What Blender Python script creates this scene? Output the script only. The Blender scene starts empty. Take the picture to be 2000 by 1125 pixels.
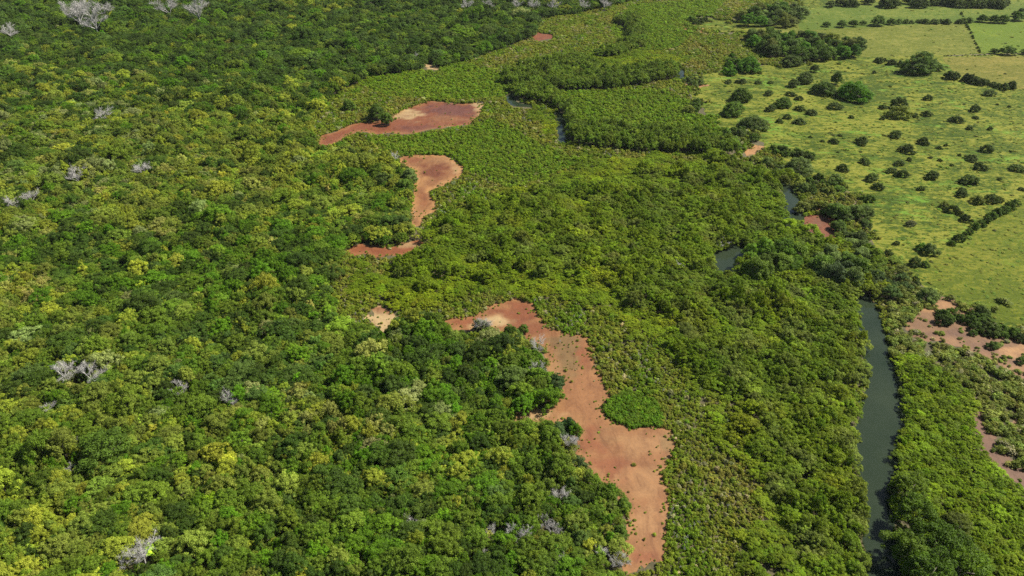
import bpy, math, random
import numpy as np
from mathutils import Vector, Matrix
from mathutils.geometry import delaunay_2d_cdt

# ------------------------------------------------------------------ camera, sky, sun, exposure
scene = bpy.context.scene
COL = scene.collection
CAM_H, FPX, HORIZON = 120.0, 1428.0, -350.0          # metres; focal length and horizon row for a 2000 px wide frame
PITCH = math.atan((562.5 - HORIZON) / FPX)
cam_data = bpy.data.cameras.new('camera')
cam_data.sensor_width = 36.0
cam_data.lens = FPX / 2000.0 * 36.0
cam_data.clip_start, cam_data.clip_end = 1.0, 20000.0
cam = bpy.data.objects.new('camera', cam_data)
cam.location = (0, 0, CAM_H)
cam.rotation_euler = (math.pi / 2 - PITCH, 0, 0)
COL.objects.link(cam)
scene.camera = cam

SUN_DIR = Vector((0.86, 0.22, 1.0)).normalized()       # towards the sun
SUN_EL = math.asin(SUN_DIR.z)
SUN_AZ = math.atan2(SUN_DIR.x, SUN_DIR.y)              # clockwise from +Y
world = bpy.data.worlds.new('World')
scene.world = world
world.use_nodes = True
wn = world.node_tree
sky = wn.nodes.new('ShaderNodeTexSky')
sky.sky_type = 'NISHITA'
sky.sun_disc = False
sky.sun_elevation = SUN_EL
sky.sun_rotation = SUN_AZ
bg = wn.nodes['Background']
bg.inputs['Strength'].default_value = 0.060
wn.links.new(sky.outputs['Color'], bg.inputs['Color'])
sun_data = bpy.data.lights.new('sun', 'SUN')
sun_data.energy = 5.0
sun_data.angle = math.radians(0.55)
sun_data.color = (1.0, 0.955, 0.88)
sun = bpy.data.objects.new('sun', sun_data)
sun.rotation_euler = SUN_DIR.to_track_quat('Z', 'Y').to_euler()
sun.location = SUN_DIR * 900
COL.objects.link(sun)
vs = scene.view_settings
vs.view_transform = 'Standard'
vs.look = 'None'
vs.exposure = 0.80
vs.gamma = 1.0
vs.use_curve_mapping = False
cy = scene.cycles
cy.max_bounces = 5
cy.diffuse_bounces = 3
cy.glossy_bounces = 2
cy.transmission_bounces = 3
cy.transparent_max_bounces = 4
cy.volume_bounces = 0
cy.sample_clamp_indirect = 4.0
cy.blur_glossy = 0.8
cy.caustics_reflective = False
cy.caustics_refractive = False
cy.use_denoising = False

rng = np.random.default_rng(7)
random.seed(7)

# ------------------------------------------------------------------ survey helpers: picture rows and columns <-> metres on the plain
cP, sP = math.cos(PITCH), math.sin(PITCH)

def at(px, py, z=0.0):
    """where the line of sight through a survey point meets height z"""
    px = np.asarray(px, float); py = np.asarray(py, float)
    a = px - 1000.0; b = py - 562.5
    dy = cP * FPX - sP * b
    dz = -sP * FPX - cP * b
    t = (z - CAM_H) / dz
    return np.stack([a * t, dy * t, np.zeros_like(t) + z], -1)

def proj(x, y, z):
    zc = np.asarray(z, float) - CAM_H
    depth = y * cP - zc * sP
    up = y * sP + zc * cP
    return 1000.0 + FPX * x / depth, 562.5 - FPX * up / depth

def ppm(x, y, z=0.0):
    return FPX / (y * cP - (z - CAM_H) * sP)

def inside(px, py, poly):
    poly = np.asarray(poly, float)
    r = np.zeros(np.shape(px), bool)
    x0, y0 = poly[-1]
    for x1, y1 in poly:
        c = ((y1 > py) != (y0 > py))
        if abs(y0 - y1) > 1e-9:
            r ^= c & (px < (x0 - x1) * (py - y1) / (y0 - y1) + x1)
        x0, y0 = x1, y1
    return r

def noise(x, y, wl, seed, n=7):
    g = np.random.default_rng(seed)
    s = 0
    for i in range(n):
        a = g.uniform(0, 2 * math.pi); k = 2 * math.pi / (wl * g.uniform(0.6, 1.7)); p = g.uniform(0, 6.28)
        s = s + np.sin((x * math.cos(a) + y * math.sin(a)) * k + p + 0.9 * np.sin((x * math.sin(a) - y * math.cos(a)) * k * 0.7 + p * 2))
    return s / math.sqrt(n * 0.5)                        # about unit variance

# ------------------------------------------------------------------ plan of the place, traced as polygons
FOREST = [(-900, -150), (1235, -150), (1228, 4), (1150, 24), (1050, 40), (1038, 76), (1000, 90), (930, 116), (862, 134),
          (800, 142), (720, 152), (690, 168), (650, 188), (625, 222), (606, 250), (612, 290), (660, 296), (720, 306),
          (770, 314), (805, 336), (812, 366), (802, 400), (805, 440), (832, 468), (680, 492), (655, 520), (640, 570),
          (650, 622), (700, 652), (760, 656), (860, 634), (930, 648), (1000, 660), (1066, 694), (1086, 745), (1086, 800),
          (1000, 822), (1060, 834), (1130, 834), (1125, 884), (1150, 918), (1212, 960), (1226, 1010), (1224, 1125),
          (1222, 1400), (-900, 1400)]
PASTURE = [(1345, 168), (1375, 140), (1430, 134), (1500, 128), (1570, 118), (1650, 112), (1560, 104), (1440, 62), (1395, 66),
           (1330, 50), (1350, 34), (1480, 40), (1545, 22), (1560, -20), (1600, -150), (3000, -150), (3000, 640), (2000, 646),
           (1930, 628), (1880, 604), (1850, 580), (1790, 556), (1730, 520), (1705, 470), (1690, 400), (1640, 362),
           (1560, 342), (1520, 318), (1498, 292), (1470, 268), (1400, 246), (1372, 214), (1350, 190)]
FIELD_FAR = [(1560, 104), (1440, 62), (1500, 50), (1545, 26), (1620, 16), (1800, 8), (1872, 18), (1890, 42), (1915, 104), (1700, 112)]
FIELD_STRIP = [(1560, 26), (1620, 8), (1900, 2), (2300, 2), (2300, 36), (1900, 42), (1560, 60)]
FIELD_RIGHT = [(1884, 44), (2400, 40), (2400, 100), (1917, 104)]
FIELD_TAN = [(1838, 112), (2400, 104), (2400, 182), (2000, 176), (1900, 158), (1862, 140)]
FIELD_LOW = [(2400, 280), (2000, 380), (1900, 448), (1830, 500), (1800, 540), (1850, 578), (1900, 612), (2000, 640), (2400, 640)]

MUD = {
 'A': [(622, 284), (628, 264), (655, 258), (690, 242), (752, 236), (790, 214), (842, 197), (900, 203), (946, 200), (936, 222),
       (914, 243), (868, 247), (800, 261), (740, 260), (700, 256), (676, 264), (660, 276), (640, 287)],
 'B': [(780, 306), (830, 302), (872, 304), (906, 326), (896, 346), (852, 366), (836, 372), (848, 392), (850, 410), (828, 420),
       (821, 442), (803, 442), (805, 400), (813, 362), (812, 332), (786, 320)],
 'C': [(680, 490), (702, 478), (760, 484), (822, 467), (829, 479), (790, 497), (742, 501), (716, 493), (692, 496)],
 'D': [(718, 606), (740, 598), (756, 602), (772, 606), (776, 618), (764, 630), (756, 644), (742, 648), (732, 634), (722, 622)],
 'E': [(865, 626), (930, 616), (960, 597), (1000, 586), (1040, 592), (1054, 620), (1070, 642), (1110, 652), (1146, 660),
       (1150, 690), (1166, 720), (1180, 750), (1190, 770), (1174, 790), (1182, 812), (1204, 826), (1240, 836), (1288, 834),
       (1306, 838), (1319, 872), (1300, 900), (1291, 920), (1301, 960), (1309, 1000), (1300, 1040), (1294, 1086), (1272, 1106),
       (1224, 1120), (1224, 1080), (1231, 1020), (1226, 976), (1206, 952), (1170, 932), (1145, 906), (1124, 880), (1136, 850),
       (1130, 824), (1108, 818), (1062, 826), (1010, 822), (1002, 812), (1076, 800), (1092, 780), (1086, 740), (1065, 700),
       (1070, 680), (1040, 658), (990, 650), (960, 636), (930, 642), (890, 640)],
 'F': [(1768, 642), (1790, 612), (1836, 578), (1862, 590), (1884, 614), (1930, 640), (1990, 668), (2080, 690), (2080, 780),
       (1990, 730), (1920, 690), (1860, 672), (1800, 660)],
 'G': [(1562, 428), (1584, 420), (1620, 420), (1632, 440), (1632, 466), (1606, 458), (1574, 442)],
 'H': [(1449, 301), (1464, 291), (1480, 281), (1490, 284), (1484, 293), (1472, 302), (1458, 305)],
 'I': [(828, 126), (842, 121), (860, 128), (856, 136), (838, 135)],
 'J': [(1040, 72), (1050, 64), (1080, 68), (1078, 76), (1050, 79)],
 'K': [(1330, 48), (1342, 42), (1360, 52), (1384, 58), (1402, 68), (1384, 70), (1358, 64), (1336, 56)],
 'L': [(1908, 800), (1918, 790), (1928, 840), (1946, 876), (1990, 922), (2060, 960), (2060, 985), (1996, 944), (1950, 908), (1922, 870)],
 'M': [(1962, 742), (2080, 730), (2080, 880), (1985, 840), (1990, 800), (1968, 770)],
 'N': [(1580, 392), (1600, 378), (1622, 384), (1616, 402), (1590, 412)],
 'O': [(1340, 168), (1362, 163), (1388, 166), (1360, 172)],
}
MUD_WORDS = {
 'A': 'purple-red tidal flat', 'B': 'crescent flat', 'C': 'narrow red strip', 'D': 'cream sand clearing', 'E': 'long orange flat',
 'F': 'tan bare bank', 'G': 'red mud bar', 'H': 'orange scar', 'I': 'pale sand spot', 'J': 'far red spot', 'K': 'eroded bank',
 'L': 'brown drained channel', 'M': 'tan bare ground', 'N': 'orange bare spot', 'O': 'bare creek bank'}
WATER_SEEN = [
 [(1702, 1400), (1704, 1125), (1696, 1050), (1691, 960), (1686, 900), (1679, 842), (1691, 770), (1701, 720), (1690, 650),
  (1682, 604), (1668, 578), (1690, 572), (1714, 606), (1730, 660), (1746, 704), (1755, 740), (1756, 830), (1746, 900),
  (1737, 960), (1741, 1010), (1748, 1080), (1755, 1125), (1760, 1400)],
 [(1390, 496), (1420, 486), (1452, 474), (1450, 494), (1432, 510), (1428, 526), (1406, 530), (1396, 512)],
 [(1524, 360), (1540, 352), (1556, 378), (1566, 402), (1568, 432), (1536, 434), (1541, 400)],
 [(1086, 222), (1097, 214), (1106, 244), (1103, 276), (1090, 273), (1092, 244)],
 [(987, 187), (1000, 180), (1016, 200), (1040, 206), (1040, 211), (1010, 208), (996, 204)],
 [(1326, 138), (1336, 134), (1336, 150), (1328, 152)],
]
OPEN = [p for k, p in MUD.items() if k not in 'NKOM'] + WATER_SEEN
# creek axis with widths in metres: one continuous ribbon, mostly roofed by mangroves
CREEK = [(1728, 1420, 6.2), (1729, 1125, 6.0), (1718, 1040, 5.6), (1713, 960, 6.2), (1716, 880, 8.6), (1722, 800, 9.0), (1728, 730, 8.6),
         (1712, 660, 8.0), (1696, 600, 6.6), (1660, 572, 6.6), (1600, 560, 6.5), (1520, 556, 6.5), (1450, 545, 6.5), (1414, 520, 7.0), (1412, 502, 8.0),
         (1436, 488, 7.0), (1490, 462, 6.5), (1540, 440, 7.0), (1552, 412, 6.6), (1546, 384, 5.5), (1530, 360, 5.0), (1480, 340, 5),
         (1400, 318, 5), (1320, 308, 5), (1240, 304, 5), (1160, 296, 5), (1110, 284, 4.5), (1097, 262, 4.2), (1097, 236, 4.0), (1080, 216, 4),
         (1050, 208, 4), (1010, 204, 4.4), (996, 196, 5), (1010, 184, 4), (1080, 178, 4), (1160, 184, 4), (1240, 176, 4), (1310, 158, 4),
         (1332, 144, 5), (1330, 128, 4), (1260, 122, 4)]

TALL = [(1690, 578), (1700, 720), (1678, 840), (1688, 960), (1704, 1125), (1706, 1400), (1640, 1400), (1580, 1125), (1530, 1010),
        (1490, 910), (1460, 830), (1400, 760), (1350, 690), (1300, 620), (1180, 560), (1100, 540), (960, 530), (880, 545), (790, 550),
        (740, 525), (840, 480), (880, 440), (960, 400), (1050, 380), (1150, 368), (1270, 345), (1400, 325), (1500, 335), (1540, 360),
        (1545, 430), (1640, 470), (1720, 520), (1735, 560)]
MEDIUM = [
 [(1704, 1400), (1480, 1400), (1490, 1125), (1470, 1000), (1440, 900), (1390, 800), (1330, 700), (1230, 640), (1100, 580), (930, 585),
  (800, 600), (720, 585), (700, 540), (760, 500), (860, 440), (930, 400), (1010, 375), (1130, 335), (1160, 312), (1300, 310), (1500, 335), (1700, 600)],
 [(1130, 115), (1200, 95), (1330, 105), (1330, 135), (1200, 138), (1110, 150)],
 [(1130, 290), (1060, 262), (1040, 232), (1070, 214), (1090, 232), (1092, 270)],
]
COVE = [(1172, 800), (1184, 776), (1230, 764), (1280, 780), (1296, 815), (1288, 834), (1240, 836), (1200, 826)]
LUSH = [   # smooth low bright-green carpet
 [(1100, 205), (1080, 178), (1300, 176), (1420, 236), (1450, 300), (1340, 262), (1180, 246), (1115, 250)],
 [(1190, 60), (1230, 10), (1300, 5), (1420, 0), (1330, 90), (1250, 110)],
 [(690, 160), (900, 118), (990, 150), (1000, 190), (900, 196), (760, 190)],
 [(700, 270), (900, 258), (960, 230), (1090, 300), (1150, 312), (1000, 372), (900, 330), (780, 300)],
]
GALLERY = [   # taller mangroves hugging the creek
 [(1004, 192), (998, 176), (1040, 172), (1082, 186), (1112, 212), (1122, 246), (1108, 262), (1102, 232), (1084, 208), (1046, 200)],
 [(1106, 272), (1116, 252), (1180, 250), (1260, 260), (1340, 264), (1430, 282), (1440, 304), (1340, 300), (1260, 299), (1180, 292), (1130, 284)],
 [(984, 166), (992, 146), (1060, 126), (1130, 118), (1165, 132), (1150, 174), (1090, 178), (1030, 170)],
 [(1110, 178), (1112, 154), (1200, 142), (1325, 134), (1326, 154), (1260, 166), (1200, 176)],
 [(1196, 42), (1240, 36), (1262, 65), (1256, 94), (1200, 112), (1150, 116), (1200, 97), (1236, 76), (1218, 56)],
]
RIGHTBANK = [(1748, 700), (1760, 760), (1750, 850), (1740, 960), (1752, 1125), (1760, 1400), (2500, 1400), (2500, 1040), (2000, 952),
             (1940, 890), (1912, 810), (1890, 770), (1840, 730), (1790, 700)]

# ------------------------------------------------------------------ materials
def new_mat(name):
    m = bpy.data.materials.new(name)
    m.use_nodes = True
    nt = m.node_tree
    for n in list(nt.nodes):
        if n.type != 'OUTPUT_MATERIAL':
            nt.nodes.remove(n)
    return m, nt, nt.nodes['Material Output']

def node(nt, kind, **kw):
    n = nt.nodes.new(kind)
    for k, v in kw.items():
        if k.startswith('i_'):
            n.inputs[k[2:].replace('_', ' ')].default_value = v
        else:
            setattr(n, k, v)
    return n

def math_node(nt, op, a, b=None, c=None):
    n = nt.nodes.new('ShaderNodeMath'); n.operation = op
    for i, v in enumerate((a, b, c)):
        if v is None: continue
        if hasattr(v, 'links') or hasattr(v, 'is_linked'): nt.links.new(v, n.inputs[i])
        else: n.inputs[i].default_value = v
    return n.outputs[0]

def mixc(nt, fac, a, b, blend='MIX'):
    n = nt.nodes.new('ShaderNodeMix'); n.data_type = 'RGBA'; n.blend_type = blend
    for sock, v in ((n.inputs['Factor'], fac), (n.inputs[6], a), (n.inputs[7], b)):
        if hasattr(v, 'is_linked'): nt.links.new(v, sock)
        else: sock.default_value = v if isinstance(v, (int, float)) else (*v, 1) if len(v) == 3 else v
    return n.outputs[2]

def ramp(nt, fac, stops):
    n = nt.nodes.new('ShaderNodeValToRGB')
    while len(n.color_ramp.elements) < len(stops): n.color_ramp.elements.new(0.5)
    for e, (p, c) in zip(n.color_ramp.elements, stops):
        e.position = p; e.color = (*c, 1) if len(c) == 3 else c
    nt.links.new(fac, n.inputs[0])
    return n.outputs[0]

def tex_noise(nt, vec, scale, detail=3, rough=0.55, dist=0.0):
    n = nt.nodes.new('ShaderNodeTexNoise')
    n.inputs['Scale'].default_value = scale; n.inputs['Detail'].default_value = detail
    n.inputs['Roughness'].default_value = rough; n.inputs['Distortion'].default_value = dist
    nt.links.new(vec, n.inputs['Vector'])
    return n.outputs['Fac']

def leaf_material(name, translucency=0.30, vary=1.0):
    m, nt, out = new_mat(name)
    tint = node(nt, 'ShaderNodeAttribute', attribute_type='INSTANCER', attribute_name='tint')
    lv = node(nt, 'ShaderNodeAttribute', attribute_type='GEOMETRY', attribute_name='leaf_variation')
    k = math_node(nt, 'MULTIPLY_ADD', lv.outputs['Fac'], vary, 1.0 - vary * 0.5)
    warm = mixc(nt, math_node(nt, 'MULTIPLY', lv.outputs['Fac'], 0.30), (1.02, 1.02, 0.72), (1.20, 1.15, 0.64))
    c = mixc(nt, 1.0, tint.outputs['Color'], warm, 'MULTIPLY')
    vm = nt.nodes.new('ShaderNodeVectorMath'); vm.operation = 'SCALE'
    nt.links.new(c, vm.inputs[0]); nt.links.new(k, vm.inputs['Scale'])
    p = node(nt, 'ShaderNodeBsdfPrincipled')
    p.inputs['Roughness'].default_value = 0.6
    p.inputs['Specular IOR Level'].default_value = 0.14
    nt.links.new(vm.outputs[0], p.inputs['Base Color'])
    t = node(nt, 'ShaderNodeBsdfTranslucent')
    tc = mixc(nt, 1.0, vm.outputs[0], (1.25, 1.2, 0.6), 'MULTIPLY')
    nt.links.new(tc, t.inputs['Color'])
    mx = nt.nodes.new('ShaderNodeMixShader'); mx.inputs[0].default_value = translucency
    nt.links.new(p.outputs[0], mx.inputs[1]); nt.links.new(t.outputs[0], mx.inputs[2])
    nt.links.new(mx.outputs[0], out.inputs['Surface'])
    return m

def bark_material(name, a, b):
    m, nt, out = new_mat(name)
    g = node(nt, 'ShaderNodeTexCoord')
    n = tex_noise(nt, g.outputs['Object'], 3.0, 4)
    c = ramp(nt, n, [(0.3, a), (0.7, b)])
    p = node(nt, 'ShaderNodeBsdfPrincipled'); p.inputs['Roughness'].default_value = 0.85
    nt.links.new(c, p.inputs['Base Color'])
    nt.links.new(p.outputs[0], out.inputs['Surface'])
    return m

LEAF = leaf_material('foliage')
BARK = bark_material('bark', (0.10, 0.08, 0.06), (0.22, 0.19, 0.15))
GREYWOOD = bark_material('weathered_wood', (0.30, 0.285, 0.255), (0.50, 0.475, 0.43))

def ground_material():
    m, nt, out = new_mat('forest_floor')
    g = node(nt, 'ShaderNodeTexCoord')
    v = g.outputs['Object']
    c = ramp(nt, tex_noise(nt, v, 0.05, 5, 0.6), [(0.3, (0.050, 0.044, 0.017)), (0.55, (0.085, 0.073, 0.028)), (0.75, (0.13, 0.105, 0.042))])
    c2 = ramp(nt, tex_noise(nt, v, 0.8, 4, 0.7), [(0.3, (0.6, 0.6, 0.6)), (0.7, (1.25, 1.2, 1.1))])
    c = mixc(nt, 1.0, c, c2, 'MULTIPLY')
    p = node(nt, 'ShaderNodeBsdfPrincipled'); p.inputs['Roughness'].default_value = 0.9
    nt.links.new(c, p.inputs['Base Color'])
    b = node(nt, 'ShaderNodeBump'); b.inputs['Strength'].default_value = 0.5; b.inputs['Distance'].default_value = 0.3
    nt.links.new(tex_noise(nt, v, 1.2, 5), b.inputs['Height']); nt.links.new(b.outputs[0], p.inputs['Normal'])
    nt.links.new(p.outputs[0], out.inputs['Surface'])
    return m

def grass_material(name, low, mid, high, patch, streak=1.0, patch_amt=0.5):
    m, nt, out = new_mat(name)
    g = node(nt, 'ShaderNodeTexCoord')
    v = g.outputs['Object']
    mp = node(nt, 'ShaderNodeMapping'); mp.inputs['Scale'].default_value = (0.5, 1.0, 1.0); mp.inputs['Rotation'].default_value = (0, 0, 0.35)
    nt.links.new(v, mp.inputs['Vector'])
    big = tex_noise(nt, v, 0.022, 4, 0.6, 0.6)
    mid_n = tex_noise(nt, mp.outputs[0], 0.16, 4, 0.65, 1.2)
    fine = tex_noise(nt, mp.outputs[0], 0.75, 4, 0.7, 0.8)
    f = math_node(nt, 'ADD', math_node(nt, 'MULTIPLY', big, 0.45), math_node(nt, 'MULTIPLY', mid_n, 0.55 * streak))
    f = math_node(nt, 'ADD', f, math_node(nt, 'MULTIPLY_ADD', fine, 0.8, -0.40))
    c = ramp(nt, f, [(0.42, low), (0.50, mid), (0.59, high)])
    pm = ramp(nt, tex_noise(nt, mp.outputs[0], 0.05, 3, 0.5, 1.5), [(0.56, (0, 0, 0)), (0.66, (1, 1, 1))])
    pm2 = ramp(nt, tex_noise(nt, mp.outputs[0], 0.33, 3, 0.6, 1.5), [(0.46, (0, 0, 0)), (0.58, (1, 1, 1))])
    pf = math_node(nt, 'MULTIPLY', math_node(nt, 'MULTIPLY', pm, pm2), patch_amt)
    c = mixc(nt, pf, c, patch)
    dk = ramp(nt, tex_noise(nt, v, 0.9, 2, 0.5), [(0.30, (0.45, 0.5, 0.45)), (0.42, (1, 1, 1))])
    c = mixc(nt, 1.0, c, dk, 'MULTIPLY')
    p = node(nt, 'ShaderNodeBsdfPrincipled'); p.inputs['Roughness'].default_value = 0.95; p.inputs['Specular IOR Level'].default_value = 0.15
    nt.links.new(c, p.inputs['Base Color'])
    b = node(nt, 'ShaderNodeBump'); b.inputs['Strength'].default_value = 0.7; b.inputs['Distance'].default_value = 0.5
    nt.links.new(fine, b.inputs['Height']); nt.links.new(b.outputs[0], p.inputs['Normal'])
    nt.links.new(p.outputs[0], out.inputs['Surface'])
    return m

def mud_material():
    m, nt, out = new_mat('tidal_mud')
    a = node(nt, 'ShaderNodeAttribute', attribute_type='GEOMETRY', attribute_name='mud_colour')
    g = node(nt, 'ShaderNodeTexCoord')
    v = g.outputs['Object']
    n1 = ramp(nt, tex_noise(nt, v, 0.18, 5, 0.6, 0.8), [(0.3, (0.86, 0.82, 0.80)), (0.7, (1.10, 1.10, 1.10))])
    n2 = ramp(nt, tex_noise(nt, v, 1.6, 4, 0.65), [(0.3, (0.88, 0.88, 0.88)), (0.7, (1.07, 1.07, 1.07))])
    n3 = ramp(nt, tex_noise(nt, v, 1.1, 2, 0.5), [(0.24, (0.6, 0.55, 0.5)), (0.31, (1, 1, 1))])
    c = mixc(nt, 1.0, a.outputs['Color'], n1, 'MULTIPLY')
    c = mixc(nt, 1.0, c, n2, 'MULTIPLY')
    c = mixc(nt, 0.6, c, mixc(nt, 1.0, c, n3, 'MULTIPLY'))
    mp = node(nt, 'ShaderNodeMapping'); mp.inputs['Scale'].default_value = (1.0, 0.35, 1.0); mp.inputs['Rotation'].default_value = (0, 0, 0.5)
    nt.links.new(v, mp.inputs['Vector'])
    n4 = ramp(nt, tex_noise(nt, mp.outputs[0], 0.30, 6, 0.7, 2.0), [(0.34, (0.70, 0.64, 0.60)), (0.50, (1, 1, 1)), (0.66, (1.12, 1.10, 1.06))])   # drying stains left by the tide
    c = mixc(nt, 0.8, c, mixc(nt, 1.0, c, n4, 'MULTIPLY'))
    vo = node(nt, 'ShaderNodeTexVoronoi', feature='DISTANCE_TO_EDGE'); vo.inputs['Scale'].default_value = 0.9
    nt.links.new(v, vo.inputs['Vector'])
    cr = ramp(nt, vo.outputs['Distance'], [(0.0, (0.72, 0.68, 0.64)), (0.05, (1, 1, 1))])
    c = mixc(nt, 0.35, c, mixc(nt, 1.0, c, cr, 'MULTIPLY'))
    p = node(nt, 'ShaderNodeBsdfPrincipled'); p.inputs['Roughness'].default_value = 0.62; p.inputs['Specular IOR Level'].default_value = 0.3
    nt.links.new(c, p.inputs['Base Color'])
    b = node(nt, 'ShaderNodeBump'); b.inputs['Strength'].default_value = 0.25; b.inputs['Distance'].default_value = 0.1
    nt.links.new(tex_noise(nt, v, 1.0, 5), b.inputs['Height']); nt.links.new(b.outputs[0], p.inputs['Normal'])
    nt.links.new(p.outputs[0], out.inputs['Surface'])
    return m

def water_material():
    m, nt, out = new_mat('creek_water')
    g = node(nt, 'ShaderNodeTexCoord')
    v = g.outputs['Object']
    c = ramp(nt, tex_noise(nt, v, 0.07, 3), [(0.3, (0.018, 0.028, 0.015)), (0.7, (0.028, 0.039, 0.021))])
    p = node(nt, 'ShaderNodeBsdfPrincipled'); p.inputs['Roughness'].default_value = 0.10; p.inputs['IOR'].default_value = 1.33; p.inputs['Specular IOR Level'].default_value = 0.28
    nt.links.new(c, p.inputs['Base Color'])
    b = node(nt, 'ShaderNodeBump'); b.inputs['Strength'].default_value = 0.10; b.inputs['Distance'].default_value = 0.06
    nt.links.new(tex_noise(nt, v, 1.3, 3), b.inputs['Height']); nt.links.new(b.outputs[0], p.inputs['Normal'])
    nt.links.new(p.outputs[0], out.inputs['Surface'])
    return m

# ------------------------------------------------------------------ mesh helpers
def mesh_of(name, V, F, mat, attrs=None, smooth=False):
    me = bpy.data.meshes.new(name)
    V = np.asarray(V, np.float32); F = np.asarray(F, np.int32)
    n, k = F.shape
    me.vertices.add(len(V)); me.vertices.foreach_set('co', V.ravel())
    me.loops.add(n * k); me.loops.foreach_set('vertex_index', F.ravel())
    me.polygons.add(n); me.polygons.foreach_set('loop_start', np.arange(0, n * k, k, dtype=np.int32))
    if smooth: me.polygons.foreach_set('use_smooth', np.ones(n, bool))
    me.update(calc_edges=True)
    for an, (typ, dat) in (attrs or {}).items():
        at_ = me.attributes.new(an, typ, 'POINT')
        at_.data.foreach_set('color' if typ == 'FLOAT_COLOR' else 'vector' if typ == 'FLOAT_VECTOR' else 'value', np.asarray(dat, np.float32).ravel())
    me.materials.append(mat)
    return me

def link(name, data, parent=None):
    o = bpy.data.objects.new(name, data)
    COL.objects.link(o)
    if parent is not None: o.parent = parent
    return o

def tag(o, label=None, cat=None, group=None, kind=None):
    if label: o['label'] = label
    if cat: o['category'] = cat
    if group: o['group'] = group
    if kind: o['kind'] = kind
    return o

def tubes(segs, sides=5):
    """segs: list of (p0, p1, r0, r1) -> vertices and quads of tapered tubes"""
    V, F = [], []
    ang = np.arange(sides) * 2 * math.pi / sides
    for p0, p1, r0, r1 in segs:
        p0 = np.asarray(p0, float); p1 = np.asarray(p1, float)
        d = p1 - p0; d = d / (np.linalg.norm(d) + 1e-9)
        u = np.cross(d, (0.3, 0.9, 0.2) if abs(d[2]) > 0.8 else (0, 0, 1)); u /= np.linalg.norm(u)
        w = np.cross(d, u)
        b = len(V)
        for p, r in ((p0, r0), (p1, r1)):
            for a in ang: V.append(p + r * (math.cos(a) * u + math.sin(a) * w))
        for i in range(sides):
            j = (i + 1) % sides
            F.append((b + i, b + j, b + sides + j, b + sides + i))
    return np.array(V), np.array(F)

def make_crown(name, seed, R, z0, z1, lobes, lobe_r, leaves, leaf, flat=0.55, jitter=0.55, low=0.1, canopy=False):
    """a crown of leaf clumps: lobes spread over a dome from height z0 to z1, covered with leaf-sized faces"""
    g = np.random.default_rng(seed)
    C, LR = [], []
    hc = z1 - z0
    ga = g.uniform(0, 6.28)
    for i in range(lobes):
        u = (i + 0.5) / lobes
        el = math.asin(min(1, max(-1, low + (1 - low) * (1 - u)))) if i % 5 else g.uniform(-0.1, 0.5)
        az = ga + i * 2.39996 + g.normal(0, 0.35)
        rr = R * g.uniform(0.62, 1.0) * (1 + 0.16 * math.sin(2 * az + ga) + 0.1 * math.sin(3 * az + 2 * ga))
        lr = lobe_r * g.uniform(0.7, 1.3)
        rr = max(rr - lr * 0.8, 0.1)
        if canopy:                                    # crowns knit into a closed canopy: an uneven, flat-topped mound of clumps
            lr = lobe_r * math.exp(g.normal(0, 0.28))
            q = math.sqrt((i + 0.5) / lobes) * g.uniform(0.85, 1.12)
            rim = R * (1 + 0.22 * math.sin(2 * az + ga) + 0.14 * math.sin(3 * az + 2 * ga))
            C.append((rim * q * math.cos(az), rim * q * math.sin(az), max(lr * 0.5, z0 + (hc - lr * 0.5) * (1 - 0.62 * q ** 2.2) + g.normal(0, 0.11 * hc))))
            LR.append(lr)
            continue
        C.append((rr * math.cos(el) * math.cos(az), rr * math.cos(el) * math.sin(az),
                  z0 + max(0.12, math.sin(el)) * (hc - lr * 0.6) * g.uniform(0.78, 1.05)))
        LR.append(lr)
    C = np.array(C); LR = np.array(LR)
    pick = g.choice(lobes, size=leaves, p=LR ** 2 / np.sum(LR ** 2))
    d = g.normal(size=(leaves, 3)); d[:, 2] = d[:, 2] * 0.9 + 0.38
    d /= np.linalg.norm(d, axis=1)[:, None]
    r = LR[pick] * g.uniform(0.62, 1.06, leaves)
    P = C[pick] + d * r[:, None] * np.array([1, 1, flat + 0.25])
    P[:, 2] = np.maximum(P[:, 2], 0.05)
    N = d + g.normal(size=(leaves, 3)) * jitter + np.array([0, 0, 0.35])
    N /= np.linalg.norm(N, axis=1)[:, None]
    T = np.cross(N, g.normal(size=(leaves, 3))); T /= np.linalg.norm(T, axis=1)[:, None]
    B = np.cross(N, T)
    L = leaf * g.uniform(0.6, 1.4, leaves)[:, None]
    W = L * g.uniform(0.45, 0.75, leaves)[:, None]
    quad = np.stack([P - T * L / 2, P + B * W / 2 - N * L * 0.08, P + T * L / 2, P - B * W / 2 - N * L * 0.08], 1).reshape(-1, 3)
    F = np.arange(leaves * 4).reshape(-1, 4)
    lobe_v = g.uniform(0, 1, lobes)
    lv = np.clip(0.5 * lobe_v[pick] + 0.5 * g.uniform(0, 1, leaves), 0, 1)
    return mesh_of(name, quad, F, LEAF, {'leaf_variation': ('FLOAT', np.repeat(lv, 4))}), C

def make_trunk(name, seed, C, z_fork, r0, limbs=6, mat=None):
    g = np.random.default_rng(seed)
    top = np.array([g.normal(0, 0.12), g.normal(0, 0.12), z_fork])
    segs = [((0, 0, -0.3), (top * 0.5), r0 * 1.25, r0 * 0.95), (top * 0.5, top, r0 * 0.95, r0 * 0.8)]
    order = g.permutation(len(C))[:limbs]
    for i in order:
        c = C[i]; mid = top + (c - top) * 0.5 + g.normal(0, 0.1, 3) + np.array([0, 0, 0.1 * z_fork])
        segs += [(top, mid, r0 * 0.6, r0 * 0.38), (mid, c, r0 * 0.38, r0 * 0.12)]
    V, F = tubes(segs)
    return mesh_of(name, V, F, mat or BARK, smooth=True)

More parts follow.
